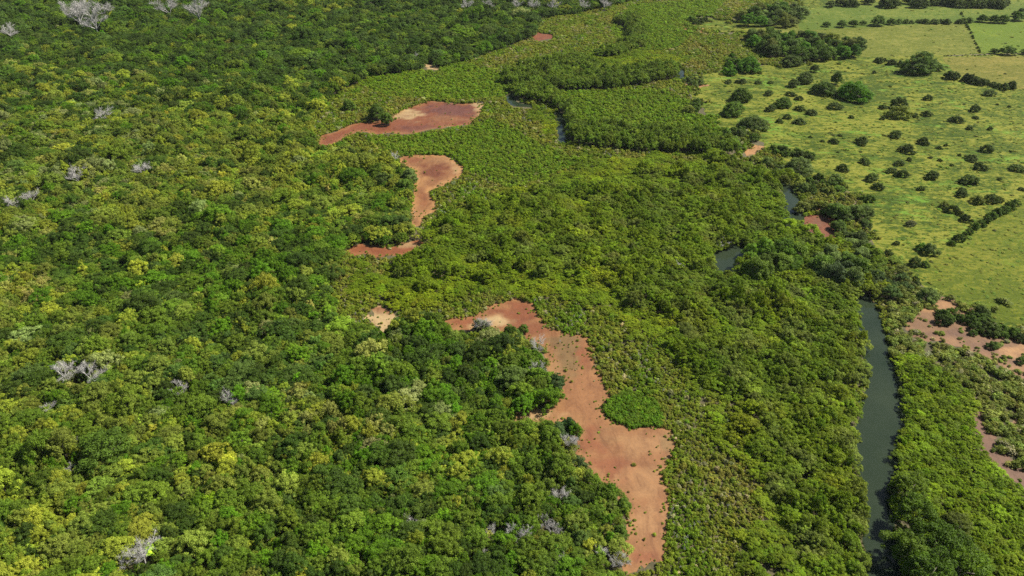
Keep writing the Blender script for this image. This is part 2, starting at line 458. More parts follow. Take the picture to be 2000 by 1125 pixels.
def make_bare(name, seed, R, H, r0):
    """the branch work of a leafless tree: trunk mesh and twig mesh"""
    g = np.random.default_rng(seed)
    segs, twigs = [], []
    fork = np.array([0, 0, H * 0.25])
    segs.append(((0, 0, -0.3), fork, r0, r0 * 0.8))
    for i in range(7):
        az = i * 2.4 + g.normal(0, 0.3); el = g.uniform(0.5, 1.35)
        d = np.array([math.cos(az) * math.cos(el), math.sin(az) * math.cos(el), math.sin(el)])
        L = g.uniform(0.5, 0.75) * (R / max(math.cos(el), 0.45) if el < 1.1 else H * 0.7)
        L = min(L, H * 0.62)
        p1 = fork + d * L
        segs.append((fork, p1, r0 * 0.55, r0 * 0.3))
        for j in range(6):
            b0 = fork + d * L * g.uniform(0.4, 1.0)
            d2 = d + g.normal(0, 0.55, 3); d2[2] = abs(d2[2]) * 0.8 + 0.15; d2 /= np.linalg.norm(d2)
            b1 = b0 + d2 * L * g.uniform(0.3, 0.6)
            segs.append((b0, b1, r0 * 0.26, r0 * 0.14))
            for k in range(13):
                t0 = b0 + (b1 - b0) * g.uniform(0.2, 1.0)
                d3 = d2 + g.normal(0, 0.7, 3); d3[2] = abs(d3[2]) * 0.7 + 0.1; d3 /= np.linalg.norm(d3)
                t1 = t0 + d3 * g.uniform(0.35, 0.9) * R * 0.28
                twigs.append((t0, t1, r0 * 0.13, r0 * 0.06))
                for q in range(2):
                    d4 = d3 + g.normal(0, 0.7, 3); d4 /= np.linalg.norm(d4)
                    s0 = t0 + (t1 - t0) * g.uniform(0.4, 1)
                    twigs.append((s0, s0 + d4 * R * 0.13 * g.uniform(0.6, 1.4), r0 * 0.09, r0 * 0.05))
    V, F = tubes(segs); T, G = tubes(twigs, 3)
    return mesh_of(name + '_limbs', V, F, GREYWOOD, smooth=True), mesh_of(name + '_twigs', T, G, GREYWOOD)

# ------------------------------------------------------------------ the setting: plain, pasture, tidal flats, creek
GROUND = ground_material()
s = 9000
g_me = mesh_of('ground', [(-s, -s, 0), (s, -s, 0), (s, s, 0), (-s, s, 0)], [(0, 1, 2, 3)], GROUND)
tag(link('ground', g_me), 'bare brown soil and leaf litter under the trees', 'ground', kind='structure')

def rough_outline(poly, step_m, amp, seed, z):
    """a traced outline on the plain, densified and roughened"""
    P = at([p[0] for p in poly], [p[1] for p in poly])[:, :2]
    out = []
    for i in range(len(P)):
        a, b = P[i], P[(i + 1) % len(P)]
        n = max(1, int(np.linalg.norm(b - a) / step_m))
        for k in range(n): out.append(a + (b - a) * k / n)
    out = np.array(out)
    # round the corners, then roughen
    for _ in range(4): out = 0.5 * out + 0.25 * (np.roll(out, 1, 0) + np.roll(out, -1, 0))
    dx = noise(out[:, 0], out[:, 1], 7, seed) * amp + noise(out[:, 0], out[:, 1], 2.3, seed + 1) * amp * 0.5
    dy = noise(out[:, 0], out[:, 1], 7, seed + 2) * amp + noise(out[:, 0], out[:, 1], 2.3, seed + 3) * amp * 0.5
    return out + np.stack([dx, dy], 1)

def sheet(name, poly, z, step, amp, seed, mat, colour=None, grow=0.0):
    O = rough_outline(poly, step, amp, seed, z)
    if grow:                                           # the mud runs on a little under the plants that fringe it
        t = np.roll(O, -2, 0) - np.roll(O, 2, 0); t /= np.linalg.norm(t, axis=1)[:, None] + 1e-9
        area = np.sum(O[:, 0] * np.roll(O[:, 1], -1) - np.roll(O[:, 0], -1) * O[:, 1])
        O = O + np.stack([t[:, 1], -t[:, 0]], 1) * grow * (1 if area > 0 else -1)
    pts = [Vector((float(a), float(b))) for a, b in O]
    n = len(pts)
    if colour is not None:
        lo, hi = O.min(0), O.max(0)
        gs = step * 1.3
        gx, gy = np.meshgrid(np.arange(lo[0], hi[0], gs), np.arange(lo[1], hi[1], gs))
        gx = gx.ravel() + rng.uniform(-0.3, 0.3, gx.size) * gs; gy = gy.ravel() + rng.uniform(-0.3, 0.3, gy.size) * gs
        k = inside(gx, gy, O)
        pts += [Vector((float(a), float(b))) for a, b in zip(gx[k], gy[k])]
    v, e, f, *_ = delaunay_2d_cdt(pts, [(i, (i + 1) % n) for i in range(n)], [list(range(n))], 1, 1e-4)
    V = np.array([(p.x, p.y, z) for p in v])
    F = []
    for t in f:
        a, b, c = [V[i] for i in t[:3]]
        F.append(t if (b[0] - a[0]) * (c[1] - a[1]) - (b[1] - a[1]) * (c[0] - a[0]) > 0 else t[::-1])
    attrs = None
    if colour is not None:
        cc = colour(V)
        attrs = {'mud_colour': ('FLOAT_COLOR', np.concatenate([cc, np.ones((len(cc), 1))], 1))}
    return link(name, mesh_of(name, V, np.array(F), mat, attrs))

YG = grass_material('pasture_grass', (0.037, 0.062, 0.004), (0.086, 0.110, 0.007), (0.176, 0.178, 0.022), (0.112, 0.212, 0.020), 1.0, 0.85)
tag(sheet('pasture', PASTURE, 0.006, 3.0, 0.7, 11, YG), 'rough green grazing pasture dotted with shrubs', 'pasture', kind='structure')
FIELDS = [
 ('grass_field', FIELD_FAR, 0.012, grass_material('pale_grass', (0.093, 0.109, 0.011), (0.141, 0.150, 0.022), (0.186, 0.172, 0.032), (0.090, 0.132, 0.013), 0.8, 0.3), 'pale yellow-green grass field between the hedge lines'),
 ('grass_field', FIELD_STRIP, 0.018, grass_material('meadow_grass', (0.069, 0.106, 0.010), (0.118, 0.146, 0.018), (0.172, 0.172, 0.030), (0.083, 0.140, 0.013), 0.7, 0.4), 'far meadow strip in front of the dark tree line'),
 ('grass_field', FIELD_RIGHT, 0.024, grass_material('fresh_grass', (0.090, 0.132, 0.010), (0.138, 0.176, 0.015), (0.172, 0.193, 0.022), (0.110, 0.180, 0.016), 0.6, 0.3), 'fresh light green field beyond the thin dividing hedge'),
 ('grass_field', FIELD_TAN, 0.030, grass_material('dry_grass', (0.103, 0.106, 0.013), (0.152, 0.140, 0.022), (0.200, 0.166, 0.034), (0.124, 0.146, 0.016), 0.8, 0.3), 'dry tan-green field behind the spreading dark tree'),
 ('grass_field', FIELD_LOW, 0.036, grass_material('olive_grass', (0.069, 0.093, 0.006), (0.110, 0.127, 0.010), (0.149, 0.150, 0.016), (0.118, 0.186, 0.016), 0.8, 0.35), 'even olive-green field beyond the diagonal shrub line'),
]
for nm, poly, z, m, lab in FIELDS:
    tag(sheet(nm, poly, z, 3.0, 0.35, int(z * 1000) + 40, m), lab, 'field', kind='structure')

DIRT = [(1834, 109), (1900, 106), (2000, 104), (2300, 101), (2300, 102.4), (2000, 105.4), (1900, 107.6), (1834, 111)]
tag(sheet('dirt_track', DIRT, 0.044, 3.0, 0.15, 91, GROUND), 'thin bare dirt line along the field boundary', 'track', kind='structure')

# mud pigments (dry clay, iron-red clay, salt-pale sand), spread by where each deposit lies
RED = np.array((0.165, 0.055, 0.021)); ORANGE = np.array((0.219, 0.100, 0.037)); TAN = np.array((0.259, 0.136, 0.054)); PURPLE = np.array((0.111, 0.042, 0.028))
CREAM = np.array((0.348, 0.246, 0.115)); BROWN = np.array((0.103, 0.060, 0.030)); OLIVE = np.array((0.103, 0.072, 0.026)); SANDY = np.array((0.304, 0.161, 0.057))
BROWN = np.array((0.123, 0.061, 0.029))
MUD_BASE = {'A': RED, 'B': ORANGE * 0.95, 'C': RED * 1.05, 'D': CREAM, 'E': ORANGE, 'F': TAN * 0.62, 'G': RED * 0.9, 'H': SANDY, 'I': CREAM, 'J': RED, 'K': SANDY,
            'L': BROWN, 'M': TAN * 0.7, 'N': SANDY * 0.9, 'O': TAN}
DEPOSITS = {  # (x, y, rx, ry, pigment, strength)
 'A': [(880, 215, 55, 16, PURPLE, 0.9), (790, 224, 34, 11, CREAM, 0.8), (770, 214, 34, 8, CREAM, 0.6), (830, 252, 70, 8, PURPLE, 0.6), (938, 205, 12, 22, CREAM, 0.8), (640, 275, 30, 14, RED, 0.8),
       (720, 248, 40, 8, RED, 0.7), (870, 232, 40, 8, ORANGE, 0.6), (800, 205, 30, 6, ORANGE, .5)],
 'B': [(868, 312, 34, 10, TAN, 0.9), (846, 334, 34, 15, RED * 0.8, 1.0), (895, 325, 12, 22, CREAM, 0.5), (800, 312, 24, 6, RED, 0.7), (830, 390, 14, 22, RED * 1.1, 0.5), (814, 420, 12, 22, TAN, 0.7)],
 'C': [(790, 478, 40, 6, CREAM, 0.6)],
 'D': [(752, 608, 40, 8, RED, 0.8), (745, 625, 24, 16, CREAM, 0.9)],
 'E': [(1020, 605, 60, 22, RED, 0.95), (920, 630, 70, 14, RED * 1.15, 0.9), (1030, 640, 60, 18, RED * 0.95, 0.8), (962, 632, 34, 14, CREAM, 0.95), (1110, 690, 46, 46, OLIVE * 1.25, 0.7),
       (1150, 690, 22, 34, RED * 1.1, 0.85), (1080, 720, 16, 40, TAN, 0.7), (1150, 770, 40, 30, ORANGE * 1.02, 0.8), (1100, 790, 40, 40, ORANGE, 0.7), (1040, 812, 46, 14, CREAM, 0.7),
       (1160, 860, 36, 36, RED * 1.15, 0.7), (1200, 915, 44, 34, RED * 1.1, 0.75), (1190, 850, 30, 22, OLIVE * 1.4, 0.35), (1250, 870, 50, 30, TAN, 0.8), (1260, 950, 40, 40, TAN * 1.05, 0.9),
       (1270, 1020, 30, 44, TAN * 1.08, 0.9), (1290, 1000, 14, 60, ORANGE * 0.92, 0.6), (1255, 1090, 44, 18, RED * 1.15, 0.75), (1308, 870, 14, 26, OLIVE * 1.6, 0.5), (1250, 840, 60, 10, ORANGE * .95, .7)],
 'F': [(1850, 655, 70, 10, BROWN, 0.95), (1930, 680, 70, 16, BROWN * 1.15, 0.8), (1985, 685, 34, 14, SANDY, 0.9), (1830, 600, 40, 14, SANDY * 0.95, 0.7), (2000, 720, 40, 10, SANDY * .9, .6), (1860, 665, 40, 8, TAN * .9, .6)],
 'G': [(1600, 432, 20, 8, BROWN, 0.5)], 'M': [(1985, 780, 40, 30, RED * 0.9, .5)],
}
RIM = {'C': (SANDY, 0.4, 1.0), 'A': (SANDY, 0.55, 1.6), 'B': (SANDY * 1.1, 0.9, 2.2), 'E': (SANDY * 0.9, 0.5, 1.1), 'F': (TAN, 0.3, 1.0)}
def mud_colour_for(key):
    def f(V):
        px, py = proj(V[:, 0], V[:, 1], 0.0)
        c = np.tile(MUD_BASE[key], (len(V), 1))
        wob = noise(V[:, 0], V[:, 1], 9, 77) * 0.22 + noise(V[:, 0], V[:, 1], 3.5, 78) * 0.12
        for x, y, rx, ry, col, st in DEPOSITS.get(key, []):
            d = np.sqrt(((px - x) / rx) ** 2 + ((py - y) / ry) ** 2) + wob
            w = np.clip((1.25 - d) / 0.7, 0, 1)[:, None]; w = w * w * (3 - 2 * w) * st
            c = c * (1 - w) + col * w
        if key in RIM:                                 # salt-dried rim
            col, st, wid = RIM[key]
            E = at([p[0] for p in MUD[key]], [p[1] for p in MUD[key]])[:, :2]
            d = np.full(len(V), 1e9)
            for a, b in zip(E, np.roll(E, -1, 0)):
                t = np.clip(((V[:, :2] - a) @ (b - a)) / ((b - a) @ (b - a)), 0, 1)
                d = np.minimum(d, np.linalg.norm(V[:, :2] - a - t[:, None] * (b - a), axis=1))
            w = np.clip(1.1 - d / (wid * np.exp(0.5 * noise(V[:, 0], V[:, 1], 12, 79))), 0, 1)[:, None] * st
            c = c * (1 - w) + col * w
        return c
    return f
MUDM = mud_material()
for i, (k, poly) in enumerate(MUD.items()):
    far = min(p[1] for p in poly) < 330
    o = sheet('mud_flat', poly, 0.008 + 0.004 * (i % 3) + (0.02 if k == 'L' else 0), 1.3 if far else 0.7, (1.1 if k in 'HIJKO' else 0.6) if far else (1.3 if k == 'D' else 0.55), 100 + 7 * i, MUDM, mud_colour_for(k), 0.9)
    tag(o, 'bare mud ground: ' + MUD_WORDS[k], 'mud flat', kind='structure')

def ribbon(name, axis, z, mat):
    P = at([a[0] for a in axis], [a[1] for a in axis])[:, :2]; W = np.array([a[2] for a in axis])
    # smooth curve through the axis
    pts, ws = [], []
    n = len(P)
    for i in range(n - 1):
        p0, p1, p2, p3 = P[max(i - 1, 0)], P[i], P[i + 1], P[min(i + 2, n - 1)]
        for t in np.linspace(0, 1, 10, endpoint=False):
            pts.append(0.5 * ((2 * p1) + (-p0 + p2) * t + (2 * p0 - 5 * p1 + 4 * p2 - p3) * t * t + (-p0 + 3 * p1 - 3 * p2 + p3) * t ** 3))
            ws.append(W[i] * (1 - t) + W[i + 1] * t)
    pts = np.array(pts); ws = np.array(ws)
    d = np.gradient(pts, axis=0); d /= np.linalg.norm(d, axis=1)[:, None]
    nrm = np.stack([-d[:, 1], d[:, 0]], 1)
    wob = 1 + 0.08 * np.sin(np.arange(len(pts)) * 0.9) + 0.06 * np.sin(np.arange(len(pts)) * 0.37)
    L = pts + nrm * (ws * wob / 2 * 1.18)[:, None]; R = pts - nrm * (ws / wob / 2 * 1.18)[:, None]
    m = len(pts)
    V = np.concatenate([np.c_[L, np.full(m, z)], np.c_[R, np.full(m, z)]])
    F = np.array([(i, i + m, i + 1 + m, i + 1) for i in range(m - 1)])
    return link(name, mesh_of(name, V, F[:, ::-1] if False else F, mat))
tag(ribbon('creek', CREEK, 0.030, water_material()), 'narrow grey-green tidal creek winding between mangroves', 'creek', kind='structure')

# ------------------------------------------------------------------ plant forms (mesh data shared by all copies)
def form(base, n, crown_kw, trunk_kw, seed):
    out = []
    for i in range(n):
        me, C = make_crown(base + '_crown', seed + i, **crown_kw)
        tr = make_trunk(base + '_trunk', seed + 50 + i, C, **trunk_kw)
        out.append((('crown', me), ('trunk', tr)))
    return out
FORMS = {
 'broad': form('broadleaf', 7, dict(R=3.0, z0=1.3, z1=6.0, lobes=80, lobe_r=0.62, leaves=8500, leaf=0.26, low=-0.1), dict(z_fork=2.2, r0=0.16), 100),
 'canopy': form('canopy', 9, dict(R=3.0, z0=1.2, z1=5.6, lobes=92, lobe_r=0.46, leaves=9500, leaf=0.22, flat=0.7, canopy=True), dict(z_fork=2.0, r0=0.14), 150),
 'mangrove': form('mangrove', 6, dict(R=2.0, z0=0.7, z1=4.0, lobes=46, lobe_r=0.40, leaves=4800, leaf=0.19, flat=0.7, canopy=True), dict(z_fork=1.2, r0=0.09), 200),
 'dwarf': form('stunted', 6, dict(R=0.8, z0=0.25, z1=1.4, lobes=8, lobe_r=0.36, leaves=420, leaf=0.19, low=0.0), dict(z_fork=0.45, r0=0.035, limbs=5), 300),
 'big': form('spreading', 4, dict(R=9.0, z0=1.3, z1=11.0, lobes=200, lobe_r=1.25, leaves=22000, leaf=0.48, low=-0.2), dict(z_fork=3.0, r0=0.55, limbs=12), 400),
 'shrub': form('shrub', 5, dict(R=2.6, z0=0.4, z1=3.0, lobes=44, lobe_r=0.50, leaves=4600, leaf=0.26, low=-0.1), dict(z_fork=0.7, r0=0.10), 500),
}
FORMS['bare'] = []
for i in range(4):
    l, t = make_bare('leafless', 600 + i, 3.0, 6.0, 0.13)
    FORMS['bare'].append((('trunk', l), ('twigs', t)))
NOMINAL = {'broad': (3.0, 6.0), 'canopy': (3.0, 5.6), 'mangrove': (2.0, 4.0), 'dwarf': (0.8, 1.4), 'big': (9.0, 11.0), 'shrub': (2.6, 3.0), 'bare': (3.0, 6.0)}

def plant(name, kind, x, y, R, H, tint, label, cat, group=None, var=None, rot=None):
    """one plant: an empty at its foot with its crown and trunk as children"""
    v = FORMS[kind][(var if var is not None else random.randrange(99)) % len(FORMS[kind])]
    R0, H0 = NOMINAL[kind]
    o = bpy.data.objects.new(name, None)
    o.empty_display_size = 0.5
    COL.objects.link(o)
    o.location = (x, y, 0.0)
    o.rotation_euler = (0, 0, rot if rot is not None else random.uniform(0, 6.28))
    a = random.uniform(0.86, 1.16) if kind in ('shrub', 'big', 'broad', 'bare') else 1.0
    o.scale = (R / R0 * a, R / R0 / a, H / H0)
    if kind == 'bare': o.rotation_euler = (random.uniform(-0.2, 0.2), random.uniform(-0.2, 0.2), o.rotation_euler[2])
    tag(o, label, cat, group)
    for pn, me in v:
        c = bpy.data.objects.new(pn, me)
        COL.objects.link(c); c.parent = o
        if pn == 'crown': c['tint'] = [float(t) for t in tint]
    return o

def stuff(name, kind, X, Y, R, H, TINT, VAR, ROT, label, cat, trunks=True):
    """one mass of plants nobody could count: points with instanced crowns"""
    n = len(X)
    R0, H0 = NOMINAL[kind]
    me = bpy.data.meshes.new(name)
    me.vertices.add(n)
    me.vertices.foreach_set('co', np.stack([X, Y, np.zeros(n)], 1).astype(np.float32).ravel())
    def add(an, typ, dat, key):
        a = me.attributes.new(an, typ, 'POINT'); a.data.foreach_set(key, np.asarray(dat).ravel())
    add('tint', 'FLOAT_VECTOR', np.asarray(TINT, np.float32), 'vector')
    add('scl', 'FLOAT_VECTOR', np.stack([R / R0, R / R0, H / H0], 1).astype(np.float32), 'vector')
    add('rot', 'FLOAT_VECTOR', np.stack([np.zeros(n), np.zeros(n), ROT], 1).astype(np.float32), 'vector')
    add('form', 'INT', np.asarray(VAR, np.int32), 'value')
    ng = bpy.data.node_groups.new(name + '_scatter', 'GeometryNodeTree')
    ng.interface.new_socket('Geometry', in_out='INPUT', socket_type='NodeSocketGeometry')
    ng.interface.new_socket('Geometry', in_out='OUTPUT', socket_type='NodeSocketGeometry')
    gi = ng.nodes.new('NodeGroupInput'); go = ng.nodes.new('NodeGroupOutput')
    join = ng.nodes.new('GeometryNodeJoinGeometry')
    def named(an, typ):
        q = ng.nodes.new('GeometryNodeInputNamedAttribute'); q.data_type = typ; q.inputs['Name'].default_value = an
        return q.outputs['Attribute']
    ra = ng.nodes.new('FunctionNodeEulerToRotation'); ng.links.new(named('rot', 'FLOAT_VECTOR'), ra.inputs[0])
    sc = named('scl', 'FLOAT_VECTOR'); fm = named('form', 'INT')
    for i, parts in enumerate(FORMS[kind]):
        cmp_ = ng.nodes.new('FunctionNodeCompare'); cmp_.data_type = 'INT'; cmp_.operation = 'EQUAL'
        ng.links.new(fm, cmp_.inputs[2]); cmp_.inputs[3].default_value = i
        for pn, pm in parts:
            if pn == 'trunk' and not trunks: continue
            src = SOURCE[pm.name]
            oi = ng.nodes.new('GeometryNodeObjectInfo'); oi.transform_space = 'ORIGINAL'
            oi.inputs['Object'].default_value = src; oi.inputs['As Instance'].default_value = False
            ip = ng.nodes.new('GeometryNodeInstanceOnPoints')
            ng.links.new(gi.outputs[0], ip.inputs['Points']); ng.links.new(cmp_.outputs[0], ip.inputs['Selection'])
            ng.links.new(oi.outputs['Geometry'], ip.inputs['Instance'])
            ng.links.new(ra.outputs[0], ip.inputs['Rotation']); ng.links.new(sc, ip.inputs['Scale'])
            ng.links.new(ip.outputs[0], join.inputs[0])
    ng.links.new(join.outputs[0], go.inputs[0])
    o = link(name, me)
    md = o.modifiers.new('scatter', 'NODES'); md.node_group = ng
    return tag(o, label, cat, kind='stuff')

# ------------------------------------------------------------------ sowing
PAL = {k: np.array(v) for k, v in dict(
    dark=(0.060, 0.106, 0.016), mid=(0.125, 0.195, 0.022), green=(0.100, 0.200, 0.012), yellow=(0.255, 0.300, 0.040), olive=(0.180, 0.232, 0.042),
    pale=(0.235, 0.28, 0.12), lime=(0.21, 0.34, 0.012), straw=(0.28, 0.30, 0.09), bluish=(0.090, 0.150, 0.036)).items()}

def sow(x0, x1, y0, y1, spacing, jitter=0.42):
    """candidate spots: rows whose spacing may grow with distance"""
    X, Y = [], []
    y = y0; row = 0
    while y < y1:
        s_ = spacing(y) if callable(spacing) else spacing
        lim = 0.80 * y + 60
        xs = np.arange(max(x0, -lim), min(x1, lim), s_) + (row % 2) * s_ / 2
        X.append(xs + rng.uniform(-jitter, jitter, len(xs)) * s_); Y.append(y + rng.uniform(-jitter, jitter, len(xs)) * s_)
        y += s_ * 0.866; row += 1
    return np.concatenate(X), np.concatenate(Y)

def clear_of(X, Y, R, H, polys, k=0.65):
    ok = np.ones(len(X), bool)
    for dx, dy, zz in ((0, 0, 0), (0, 0, 0.55), (0, 0, 0.95), (-k, 0, 0.5), (k, 0, 0.5), (0, 0.6, 0.75), (-0.6 * k, 0.4, 0.75), (0.6 * k, 0.4, 0.75)):
        px, py = proj(X + dx * R, Y + dy * R, zz * H)
        for p in polys: ok &= ~inside(px, py, p)
    return ok

def in_any(px, py, polys):
    r = np.zeros(np.shape(px), bool)
    for p in polys: r |= inside(px, py, p)
    return r

def in_frame(X, Y, m=130):
    px, py = proj(X, Y, 2.0)
    return (px > -m) & (px < 2000 + m) & (py > -70) & (py < 1125 + m)

FOREST_BLOBS = [  # (x, y, rx, ry, weights)
 (500, 60, 700, 95, dict(dark=12, mid=7, bluish=6, green=3)), (850, 80, 220, 70, dict(dark=12, mid=6, bluish=8, green=3)), (120, 40, 220, 60, dict(dark=12, bluish=8)),
 (90, 150, 120, 26, dict(yellow=9, straw=2)), (270, 190, 75, 26, dict(yellow=8)), (440, 150, 180, 40, dict(dark=5, green=3)), (640, 30, 160, 26, dict(mid=4, olive=3, yellow=2)),
 (150, 270, 220, 60, dict(olive=4, dark=3, yellow=2, pale=2, mid=2)), (520, 270, 200, 60, dict(olive=4, yellow=4, mid=2)), (680, 215, 120, 30, dict(yellow=4, mid=3, olive=3)),
 (700, 360, 130, 60, dict(yellow=5, mid=4, green=2)), (400, 370, 260, 70, dict(yellow=4, olive=5, straw=1, mid=2)), (110, 370, 160, 50, dict(olive=4, pale=1.5, dark=3)),
 (440, 420, 80, 26, dict(dark=9)), (90, 495, 120, 30, dict(dark=7)), (40, 575, 60, 46, dict(straw=8, yellow=5)), (110, 560, 70, 20, dict(yellow=6)),
 (420, 520, 260, 70, dict(green=7, mid=3, dark=2)), (560, 560, 120, 60, dict(green=5, dark=4)), (310, 620, 120, 30, dict(yellow=4, mid=4)), (350, 640, 60, 40, dict(dark=4, bluish=3)),
 (150, 640, 200, 60, dict(mid=4, dark=3, olive=2)), (600, 640, 140, 60, dict(olive=4, mid=4)), (520, 700, 300, 60, dict(mid=5, bluish=3, dark=2)),
 (720, 740, 200, 70, dict(mid=4, green=4, bluish=2, pale=0.8)), (920, 720, 160, 70, dict(green=5, dark=4, mid=2)), (260, 690, 140, 40, dict(yellow=4, olive=3)),
 (150, 860, 260, 90, dict(olive=4, mid=4, yellow=3)), (600, 810, 110, 40, dict(yellow=6, straw=4, olive=2)), (420, 870, 180, 70, dict(mid=4, dark=2, olive=3)),
 (850, 870, 260, 60, dict(yellow=4, green=4, mid=3)), (90, 1060, 180, 90, dict(yellow=7, olive=3, mid=2)), (400, 1040, 260, 100, dict(mid=5, olive=4, dark=1)),
 (800, 1010, 260, 80, dict(green=4, mid=4, dark=3)), (1080, 970, 150, 90, dict(mid=4, olive=3, green=2, bluish=2)), (700, 1090, 300, 60, dict(mid=4, green=3, dark=2)),
 (1080, 880, 80, 50, dict(olive=4, mid=4, yellow=2)), (620, 950, 120, 60, dict(dark=3, mid=4, bluish=2)), (1180, 1070, 60, 70, dict(mid=4, olive=4, yellow=2)),
]
FCLS = ['dark', 'mid', 'green', 'yellow', 'olive', 'pale', 'lime', 'straw', 'bluish']
def forest_class(X, Y):
    px, py = proj(X, Y, 3.0)
    W = np.tile(np.array([1.0, 2.2, 1.0, 0.9, 1.6, 0.25, 0.0, 0.12, 0.6]) * 0.35, (len(X), 1))
    px2 = px + noise(X, Y, 30, 5) * 26; py2 = py + noise(X, Y, 30, 6) * 14
    for x, y, rx, ry, w in FOREST_BLOBS:
        d = ((px2 - x) / rx) ** 2 + ((py2 - y) / ry) ** 2
        k = np.exp(-d * 1.1)
        for c, val in w.items(): W[:, FCLS.index(c)] += k * val * 1.1
    # neighbouring trees of one species grow together
    for i in range(len(FCLS)): W[:, i] *= np.exp(0.75 * noise(X, Y, 14, 900 + i) + 0.55 * noise(X, Y, 5, 930 + i))
    W /= W.sum(1)[:, None]
    r = rng.uniform(size=(len(X), 1))
    return (np.cumsum(W, 1) < r).sum(1).clip(0, len(FCLS) - 1)

def tints(cls_idx, names, amount=0.16):
    base = np.array([PAL[c] for c in names])[cls_idx]
    n = len(cls_idx)
    return base * np.exp(rng.normal(0, amount, (n, 1))) * np.exp(rng.normal(0, amount * 0.25, (n, 3)))

INDIV = []      # (name, kind, label, cat, group, arrays) collected so that individuals exist before the masses that share their meshes
MASS = []
def dist_poly(X, Y, poly):
    """metres from points on the plain to a traced outline"""
    E = at([p[0] for p in poly], [p[1] for p in poly])[:, :2]
    P = np.stack([X, Y], 1)
    d = np.full(len(X), 1e9)
    for a, b in zip(E, np.roll(E, -1, 0)):
        t = np.clip(((P - a) @ (b - a)) / ((b - a) @ (b - a)), 0, 1)
        d = np.minimum(d, np.linalg.norm(P - a - t[:, None] * (b - a), axis=1))
    return d

def share_out(kind, X, Y, R, H, T, label_fn, mass, cap=300, sel=None):
    """the 300 that show largest become things of their own, the rest one mass"""
    n = len(X)
    VAR = rng.integers(0, len(FORMS[kind]), n); ROT = rng.uniform(0, 6.28, n)
    rest = np.ones(n, bool)
    px, py = proj(X, Y, H * 0.6)
    vis = (px > 0) & (px < 2000) & (py > 0) & (py < 1125)
    size = ppm(X, Y, H) * R * vis
    if sel is not None: size = size * sel
    for i in np.argsort(-size)[:cap]:
        if size[i] <= 0: break
        rest[i] = False
        name, label, cat, group = label_fn(i)
        plant(name, kind, X[i], Y[i], R[i], H[i], T[i], label, cat, group, VAR[i], ROT[i])
    if mass:
        MASS.append((mass[0], kind, X[rest], Y[rest], R[rest], H[rest], T[rest], VAR[rest], ROT[rest], mass[1], mass[2], True if len(mass) < 4 else mass[3]))

# ---- special trees first, so that the sowing leaves room for them
KEEP_OUT = []                              # (x, y, r) on the plain
def special(name, kind, px, py, w, hr, tint, label, cat, group=None, clear=True, amount=0.1):
    """a plant seen at (px, py) with a crown w survey-pixels wide and height hr times its crown radius"""
    z = 4.0
    for _ in range(4):
        p = at(px, py, z); R = w / 2 / ppm(p[0], p[1], z); H = R * hr; z = H * 0.5
    t = np.array(tint) * (1.0 if name == 'mangrove_tree' else 1.3) * np.exp(np.random.default_rng(int(px * 7 + py)).normal(0, amount))
    plant(name, kind, float(p[0]), float(p[1]), float(R), float(H), t, label, cat, group)
    if clear: KEEP_OUT.append((float(p[0]), float(p[1]), float(R)))

Z3 = lambda X, Y: (1333.0 + X / 3.0, Y / 3.0)
Z6 = lambda X, Y: (1333.0 + X / 3.0, 375 + Y / 3.0)
DK = (0.056, 0.084, 0.020); DG = (0.066, 0.112, 0.018); GG = (0.105, 0.148, 0.050); BR = (0.066, 0.150, 0.010); OL = (0.125, 0.150, 0.034)
BIG = [  # X, Y, w, height ratio, tint, label  (upper right survey sheet)
 (390, 372, 172, 0.95, BR, 'smooth domed dark green tree at the corner of the woodlot'),
 (636, 352, 132, 0.95, DK, 'dark ragged tree in front of the long woodlot'),
 (1402, 362, 225, 1.05, DG, 'largest dark spreading tree standing on the hedge line'),
 (1505, 392, 62, 1.3, DG, 'small round tree leaning against the largest spreading tree'),
 (1012, 525, 232, 0.85, BR, 'broad bright green domed tree in the middle of the pasture'),
 (832, 512, 150, 0.95, DG, 'dark tree joined to the broad bright domed tree'),
 (908, 455, 84, 1.9, DG, 'taller narrow tree rising behind the broad bright domed tree'),
 (722, 452, 112, 1.2, GG, 'grey-green round tree beside the broad bright domed tree'),
 (652, 484, 78, 1.2, DK, 'small dark tree beside the grey-green round tree'),
 (776, 398, 58, 1.6, DK, 'small upright dark tree behind the grey-green round tree'),
 (345, 552, 138, 1.1, DG, 'dark green tree behind a round one at the pasture edge'),
 (300, 632, 152, 1.0, DG, 'dark round tree in the row at the pasture edge'),
 (422, 712, 165, 0.95, GG, 'grey-green bushy tree in the row at the pasture edge'),
 (592, 597, 118, 1.0, DG, 'dark round tree among small pasture shrubs'),
 (690, 968, 190, 1.0, GG, 'grey-green tree on the bank beside the orange scar'),
]
for X, Y, w, hr, t, lab in BIG:
    special('pasture_tree', 'big' if w > 100 else 'broad', *Z3(X, Y), w / 3, hr, t, lab, 'tree')
